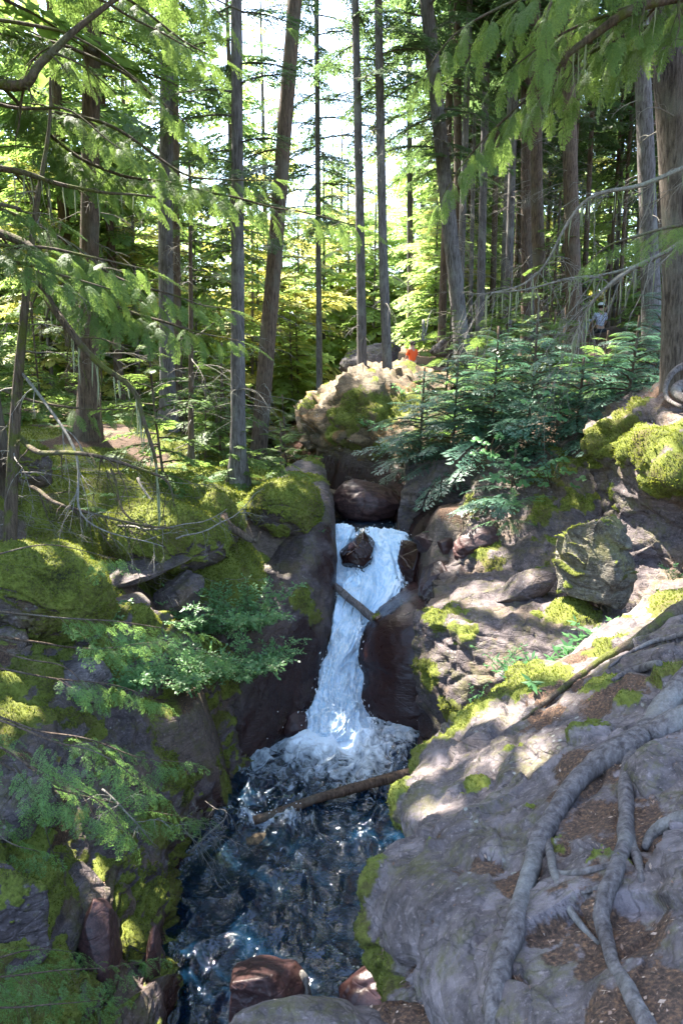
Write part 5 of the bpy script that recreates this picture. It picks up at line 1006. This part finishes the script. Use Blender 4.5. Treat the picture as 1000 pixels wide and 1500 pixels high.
# ------------------------------------------------------------------ leafy plants
def leafy(name, lab, cat, base, stems, H, spread, ll, lw, leaf, rs_, per=16, arch=.6, d0=(0, -.3, 0), kind='ovate', group=None):
    t = empty(name, base, lab, cat, group); wood = Bag(); lv = Bag()
    for s in range(stems):
        az = rs_.uniform(0, 6.283); L = H*rs_.uniform(.5, 1.1); d = np.array([math.cos(az)*spread, math.sin(az)*spread, 1.]) + np.array(d0); d /= np.linalg.norm(d)
        b0 = base + np.array([rs_.normal(), rs_.normal(), 0])*spread*.12*H; x = np.linspace(0, 1, 8)[:, None]
        p = b0 + d*L*x + np.array([d[0]*.5, d[1]*.5-.05, -arch])*L*x**2*.5; p = wob(p, .03*L, 3/L, rs_.randint(99))
        V, F = tube(p, (.002+.004*L)*(1-.7*x[:, 0]), 4, False); wood.add(V, F)
        k = int(per*L/H); u = rs_.uniform(.2, 1, k); c = np.stack([np.interp(u, x[:, 0], p[:, i]) for i in range(3)], 1); T0 = p[-1]-p[0]; T0 /= np.linalg.norm(T0)
        side = rs_.normal(size=(k, 3)); side[:, 2] *= .35; dd = side*.9 + T0*.35; dd[:, 2] -= .15; dd /= np.linalg.norm(dd, axis=1)[:, None]; ln = ll*rs_.uniform(.6, 1.2, k)
        if kind == 'ovate':
            for q in range(5):                       # a twiglet of five leaves
                cc = c + dd*ln[:, None]*(.4+.55*q); d2 = dd + np.cross(dd, [0, 0, 1.])*(1.1 if q % 2 else -1.1)*(q < 4) + rs_.normal(size=(k, 3))*.25; V, F = rhomb(cc, d2, ln*lw, ln, tuple(np.array([.15, -.35, 1])+rs_.normal(size=3)*.5)); lv.add(V, F)
        elif kind == 'lance':
            V, F = rhomb(c, dd, ln*lw, ln, (.1, -.4, 1)); lv.add(V, F)
    if kind == 'lance':
        pass
    v, f = wood.data(); mk('stem', v, f, ML['herb'] if kind == 'lance' else MB['brown'], t); v, f = lv.data(); mk('foliage', v, f, ML[leaf], t, smooth=False); return t
for i, (px, py, Y, H, n) in enumerate([(318,915,8.9,1.0,30), (368,905,8.8,.9,30), (300,990,7.7,.85,24), (360,975,8.2,.95,28), (205,985,6.8,.6,20), (150,905,7.4,.5,16)]):
    leafy('leafy_shrub', ['dense small leaved shrub under the moss cushions, upper left one of the four together', 'bright green shrub against the dark carved wall', 'low shrub growing from the sunlit moss slope', 'small leaved shrub at the top of the dark overhang', 'low shrub beside the pale bare stone', 'sparse shrub between the tilted slabs'][i],
          'shrub', P(px, py+20, Y), n, H, .62, .040, .62, 'shrub', RS(500+i), per=30, arch=.6)
for i, (px, py, Y, H, n, ll, lab) in enumerate([(800,985,5.35,.34,16,.085,'clump of pointed green leaves at the back of the mossy ridge'), (850,965,5.4,.34,16,.085,'sunlit leafy clump right of the ridge top'), (895,945,5.5,.28,10,.08,'leafy clump nearest to the dark root'),
     (750,1000,5.5,.26,9,.05,'small leaved clump above the pool side of the ridge'), (735,985,6.8,.45,12,.05,'shaded small plant in front of the broad slab'), (700,1040,6.6,.35,9,.045,'little plant low in the shade beside the ridge'), (800,1018,4.45,.20,4,.10,'single broad leaved seedling standing in the sun patch'),
     (965,900,7.2,.3,9,.06,'leafy sprig at the foot of the ochre cliff'), (985,850,7.4,.3,7,.05,'tiny green sprig on the ochre cliff ledge'), (598,585,15.3,.5,9,.1,'leafy sprig hanging on the edge of the outcrop'), (535,625,14.7,.35,8,.1,'fern like tuft on the outcrop face'),
     (470,780,10.9,.1,3,.03,'tiny tuft on the dark wall')]):
    leafy('herb', lab, 'plant', P(px, py, Y), n, H, .7, ll, .34, 'herb', RS(520+i), per=13, kind='lance', arch=.5)
def fern(name, lab, c, n, L, rs_, leaf='herb', d0=(0, -.4, .2)):
    t = empty(name, c, lab, 'fern')
    for i in range(n):
        az = i*2.4+rs_.rand(); d = np.array([math.cos(az), math.sin(az), .7]) + np.array(d0); b = Bag(); T = T_CED[rs_.randint(5)]; TT = (T[0]*np.array([1, .62, 1]), T[1]); b.add(place(TT, c, d, L*rs_.uniform(.7, 1.1), .6), T[1]); v, f = b.data(); mk('frond', v, f, ML[leaf], t, smooth=False)
fern('fern', 'small fern hanging on the green moss slope', P(752,740,10.0), 7, .42, RS(1)); fern('fern', 'dark fern in the shaded hollow above the waterfall', P(650,785,11), 6, .35, RS(2))
fern('fern', 'fern below the big palmate leaves', P(745,765,9.9), 5, .4, RS(3), d0=(0, -.5, -.4))
def palmate(b, c, nrm, R, rs_):
    n = 31; a = np.linspace(-2.7, 2.7, n); lobes = np.array([abs(math.cos(x*5/2/2.2*1.3)) for x in a]); r = R*(.5+.5*lobes**.7)*(1+.12*(np.arange(n) % 2))
    B = basis(nrm + rs_.normal(size=3)*.2 + 1e-3); rim = c + (np.stack([.12*R*np.cos(a*3), r*np.sin(a), r*np.cos(a)], 1))@B; V = np.vstack([c, rim]); j = np.arange(1, n); b.add(V, np.stack([0*j, j, j+1], 1))
for i, (px, py, Y, lab) in enumerate([(760,690,10.1,'broad palmate leaves catching light under the cedars'), (715,650,10.9,'large pale maple like leaves among the cedar sprays'), (810,690,9.9,'broad leaved plant over the shaded cleft'), (820,600,10.6,'broad leaves beside the dark cedar')]):
    c = P(px, py, Y); t = empty('broadleaf_plant', c, lab, 'plant'); b = Bag(); s = Bag(); rs_ = RS(600+i)
    for k in range(13):
        e = c + np.array([rs_.normal()*.22, rs_.normal()*.15-.1, rs_.normal()*.12]); palmate(b, e, np.array([0, -.4, 1]), rs_.uniform(.05, .10), rs_); V, F = tube(np.array([c+np.array([0, .1, -.25]), (c+e)/2+np.array([0, 0, .03]), e]), [.005, .004, .002], 4, False); s.add(V, F)
    v, f = s.data(); mk('stem', v, f, MB['brown'], t); v, f = b.data(); mk('foliage', v, f, ML['herb'], t, smooth=False)
# ------------------------------------------------------------------ ground cover: needles, leaves and moss pile on the near rocks
def tri_sample(V, F, wgt, n, rs_):
    if F.shape[1] == 4: F = np.vstack([F[:, [0, 1, 2]], F[:, [0, 2, 3]]])
    A, B_, C_ = V[F[:, 0]], V[F[:, 1]], V[F[:, 2]]; cr_ = np.cross(B_-A, C_-A); ar = np.linalg.norm(cr_, axis=1); cen = (A+B_+C_)/3
    w_ = ar*np.maximum(wgt[F].mean(1), 0); dist = np.linalg.norm(cen, axis=1); nn = cr_/(ar[:, None]+1e-12); nn *= np.sign((nn*-cen).sum(1))[:, None]
    yc = cen[:, 1]*ca - cen[:, 2]*sa; vv_ = cen[:, 1]*sa+cen[:, 2]*ca; ok = (yc > .2) & (np.abs(cen[:, 0]/np.maximum(yc, .2)) < .52) & (np.abs(vv_/np.maximum(yc, .2)) < .75)
    w_ = w_*ok/np.maximum(dist, 1.5)**1.6; tot = w_.sum()
    if tot <= 0: return None
    i = rs_.choice(len(F), n, p=w_/tot); a, b = rs_.rand(n, 1), rs_.rand(n, 1); sw = (a+b) > 1; a, b = np.where(sw, 1-a, a), np.where(sw, 1-b, b)
    return A[i]+(B_[i]-A[i])*a+(C_[i]-A[i])*b, nn[i], tot
Nz_ = lambda V: V[:, 2]
ndl, tuf = Bag(), Bag(); rs_ = RS(9)
tot_s = [ (lambda r: 0 if r is None else r[2])(tri_sample(V, F, np.maximum(so-.45, 0)+.035*(Nz_(V) > -9), 1, rs_)) for (_, V, F, mm, so) in ROCKS]; tot_m = [(lambda r: 0 if r is None else r[2])(tri_sample(V, F, mm-.5, 1, rs_)) for (_, V, F, mm, so) in ROCKS]
for i, (_, V, F, mm, so) in enumerate(ROCKS):
    n = int(80000*tot_s[i]/sum(tot_s))
    if n > 5:
        p, nn, _t = tri_sample(V, F, np.maximum(so-.45, 0)+.035*(Nz_(V) > -9), n, rs_); d = np.cross(nn, rs_.normal(size=(n, 3))); d += nn*rs_.normal(size=(n, 1))*.25; ln = rs_.uniform(.008, .024, n); wd = np.where(rs_.rand(n) < .25, .5, .12)*ln
        v, f = rhomb(p+nn*.004, d, wd, ln, (0, 0, 1)); ndl.add(v, f)
    n = int(240000*tot_m[i]/sum(tot_m))
    if n > 5:
        p, nn, _t = tri_sample(V, F, mm-.5, n, rs_); ds = np.linalg.norm(p, axis=1); ln = rs_.uniform(.7, 1.5, n)*np.clip(ds*.0030, .007, .035); d = nn + rs_.normal(size=(n, 3))*.55 + np.array([0, 0, .3])
        v, f = rhomb(p-nn*.003, d, ln*.38, ln, (0, 1, .2)); tuf.add(v, f)
m = M('fallen_needles', rough=.9); k = N(m); rnd = k.n('NewGeometry').outputs['Random Per Island']; k.l(k.ramp(rnd, [(0, (.06, .035, .025)), (.4, (.15, .085, .055)), (.7, (.25, .15, .10)), (1, (.42, .31, .23))]), k.b.inputs['Base Color'])
v, f = ndl.data(); tag(mk('needle_litter', v, f, m, smooth=False), 'orange brown fallen needles and leaf scraps', kind='stuff')
v, f = tuf.data(); tag(mk('moss', v, f, ML['mossy'], smooth=False), 'short moss shoots covering the rocks', kind='stuff')
# ------------------------------------------------------------------ low ferns and seedlings scattered on both banks: one built, then copied
def clump(name, lab, grp, n, L, rs_, leaf):
    t = empty(name, (0, 500., 0), lab, 'fern' if name == 'fern' else 'plant', grp); b = Bag()
    for i in range(n):
        az = i*2.4; d_ = np.array([math.cos(az), math.sin(az), .8]); T = T_CED[rs_.randint(5)]; b.add(place((T[0]*np.array([1, .6, 1]), T[1]), np.array([0, 500., 0]), d_, L*rs_.uniform(.7, 1.2), .6), T[1])
    v, f = b.data(); mk('frond', v, f, ML[leaf], t, smooth=False); return t
def scatter(t, spots, lab, grp):
    for i, (x, y, s_) in enumerate(spots):
        o = t if i == 0 else t.copy()
        if i: COL.objects.link(o); c_ = t.children[0].copy(); COL.objects.link(c_); c_.parent = o
        o.location = (x, y, tz(x, y)+.02); o.scale = (s_,)*3; o.rotation_euler = (0, 0, i*1.7)
rs_ = RS(21)
GF = 'small ferns on the left bank floor'; LF = 'small green fern on the mossy left bank'
scatter(clump('fern', LF, GF, 6, .35, rs_, 'shrub'), [(pxw(px, Y), Y, rs_.uniform(.5, 1.2)) for px, Y in [(rs_.uniform(-20, 440), rs_.uniform(9.5, 16)) for _ in range(34)]], LF, GF)
GF = 'small ferns on the right slope'; LF = 'small green fern on the needle covered right slope'
scatter(clump('fern', LF, GF, 7, .4, rs_, 'herb'), [(pxw(px, Y), Y, rs_.uniform(.5, 1.2)) for px, Y in [(rs_.uniform(600, 1010), rs_.uniform(12, 24)) for _ in range(36)]], LF, GF)
# ------------------------------------------------------------------ hikers
def skin_obj(name, J, E, mat, parent, sub=2):
    """J: joints (x, y, z, radius); E: bones; grown into one continuous surface"""
    me = bpy.data.meshes.new(name); me.from_pydata([j[:3] for j in J], E, []); o = bpy.data.objects.new(name, me); COL.objects.link(o); o.parent = parent
    s = o.modifiers.new('skin', 'SKIN'); s.use_smooth_shade = True
    for i, j in enumerate(J): r = j[3]; me.skin_vertices[0].data[i].radius = (r, r*(j[4] if len(j) > 4 else 1))
    me.skin_vertices[0].data[0].use_root = True; q = o.modifiers.new('sub', 'SUBSURF'); q.levels = q.render_levels = sub; me.materials.append(mat); return o
SKIN = M('skin', (.42, .24, .17), .6)
def person(label, px, py, Y, face, shirt, trousers, hairc, cap=None, h=1.7, arms=(.1, .2)):
    """px, py: the top of the head; face: heading in radians (0 looks to +Y, away from the viewer)"""
    top = P(px, py, Y); base = top - np.array([0, 0, h]); t = empty('person', base, label, 'person'); t.rotation_euler = (0, 0, face); s = h/1.7
    a1, a2 = arms
    J = [(0,0,.93,.125,.8),(0,0,1.12,.115,.75),(0,0,1.32,.14,.75),(0,.01,1.46,.06),(0,.02,1.56,.085,1.1),(0,.03,1.65,.075,1.1),(-.17,0,1.38,.055),(-.22,.03+a1*.3,1.14,.042),(-.19,.12+a1,.95,.03),(-.18,.16+a1,.87,.03),
         (.17,0,1.38,.055),(.22,.03+a2*.3,1.14,.042),(.18,.14+a2,.98,.03),(.16,.18+a2,.91,.03),(-.09,0,.85,.09),(-.10,.10,.48,.06),(-.10,.02,.10,.042),(-.10,.16,.04,.035),(.09,0,.85,.09),(.10,-.02,.48,.06),(.10,-.16,.12,.042),(.10,-.04,.05,.035)]
    E = [(0,1),(1,2),(2,3),(3,4),(4,5),(2,6),(6,7),(7,8),(8,9),(2,10),(10,11),(11,12),(12,13),(0,14),(14,15),(15,16),(16,17),(0,18),(18,19),(19,20),(20,21)]
    J = [tuple(np.array(j[:3])*s)+(j[3]*s,)+tuple(j[4:]) for j in J]; skin_obj('body', J, E, SKIN, t)
    g = lambda i, k=1.18: J[i][:3]+(J[i][3]*k,)+tuple(J[i][4:])
    mid = lambda a, b, f, r: tuple(np.array(J[a][:3])*(1-f)+np.array(J[b][:3])*f)+(r*s,)
    skin_obj('shirt', [g(0), g(1), g(2), mid(2,3,.5,.08), g(6), mid(6,7,.85,.062), g(10), mid(10,11,.85,.062)], [(0,1),(1,2),(2,3),(2,4),(4,5),(2,6),(6,7)], shirt, t)
    skin_obj('trousers', [g(0,1.12), g(14), g(15), mid(15,16,.8,.06), g(18), g(19), mid(19,20,.8,.06)], [(0,1),(1,2),(2,3),(0,4),(4,5),(5,6)], trousers, t)
    D, F = ico(3); hp = D*np.array([.098, .112, .10])*s + np.array([0, -.005, 1.63])*s
    hp = hp + D*.006*fbm(D, 6, 2)[:, None]; keep = F[(hp[F].mean(1)[:, 2] > 1.56*s) & ((hp[F].mean(1)[:, 1] < .05*s) | (hp[F].mean(1)[:, 2] > 1.67*s))]
    mkl = lambda n_, V, F_, m_: link(n_, mesh_data(n_, V, F_, m_), t)
    mkl('hair', hp, keep, hairc)
    if cap is not None:
        cp = D*np.array([.108, .122, .085])*s + np.array([0, 0, 1.665])*s; kp = F[cp[F].mean(1)[:, 2] > 1.655*s]; mkl('cap', cp, kp, cap)
    return t
w_ = M('patterned_shirt', rough=.8); k = N(w_); k.l(k.ramp(k.noise(14, 2, .5, k.obj()), [(.45, (.55, .58, .72)), (.5, (.10, .11, .25)), (.56, (.55, .58, .72))]), k.b.inputs['Base Color'])
DK = M('dark_trousers', (.02, .02, .022)); HB = M('dark_hair', (.03, .018, .012)); WH = M('white_cap', (.75, .75, .75))
person('person in a blue and white patterned shirt and white cap seen from behind', 880, 445, 24.5, .15, w_, DK, HB, WH, arms=(.25, .1))
person('person in a pale shirt half hidden behind cedar sprays beside the capped hiker', 857, 455, 25, -.3, M('pale_shirt', (.5, .55, .62)), DK, HB)
person('child in a bright orange shirt on the path behind the outcrop', 604, 500, 19.3, .5, M('orange_shirt', (.75, .10, .015)), DK, HB, h=1.2)
person('person in dark blue behind the leaning trunk', 683, 460, 27, 0, M('navy_shirt', (.012, .02, .06)), M('pale_shorts', (.4, .42, .5)), HB)
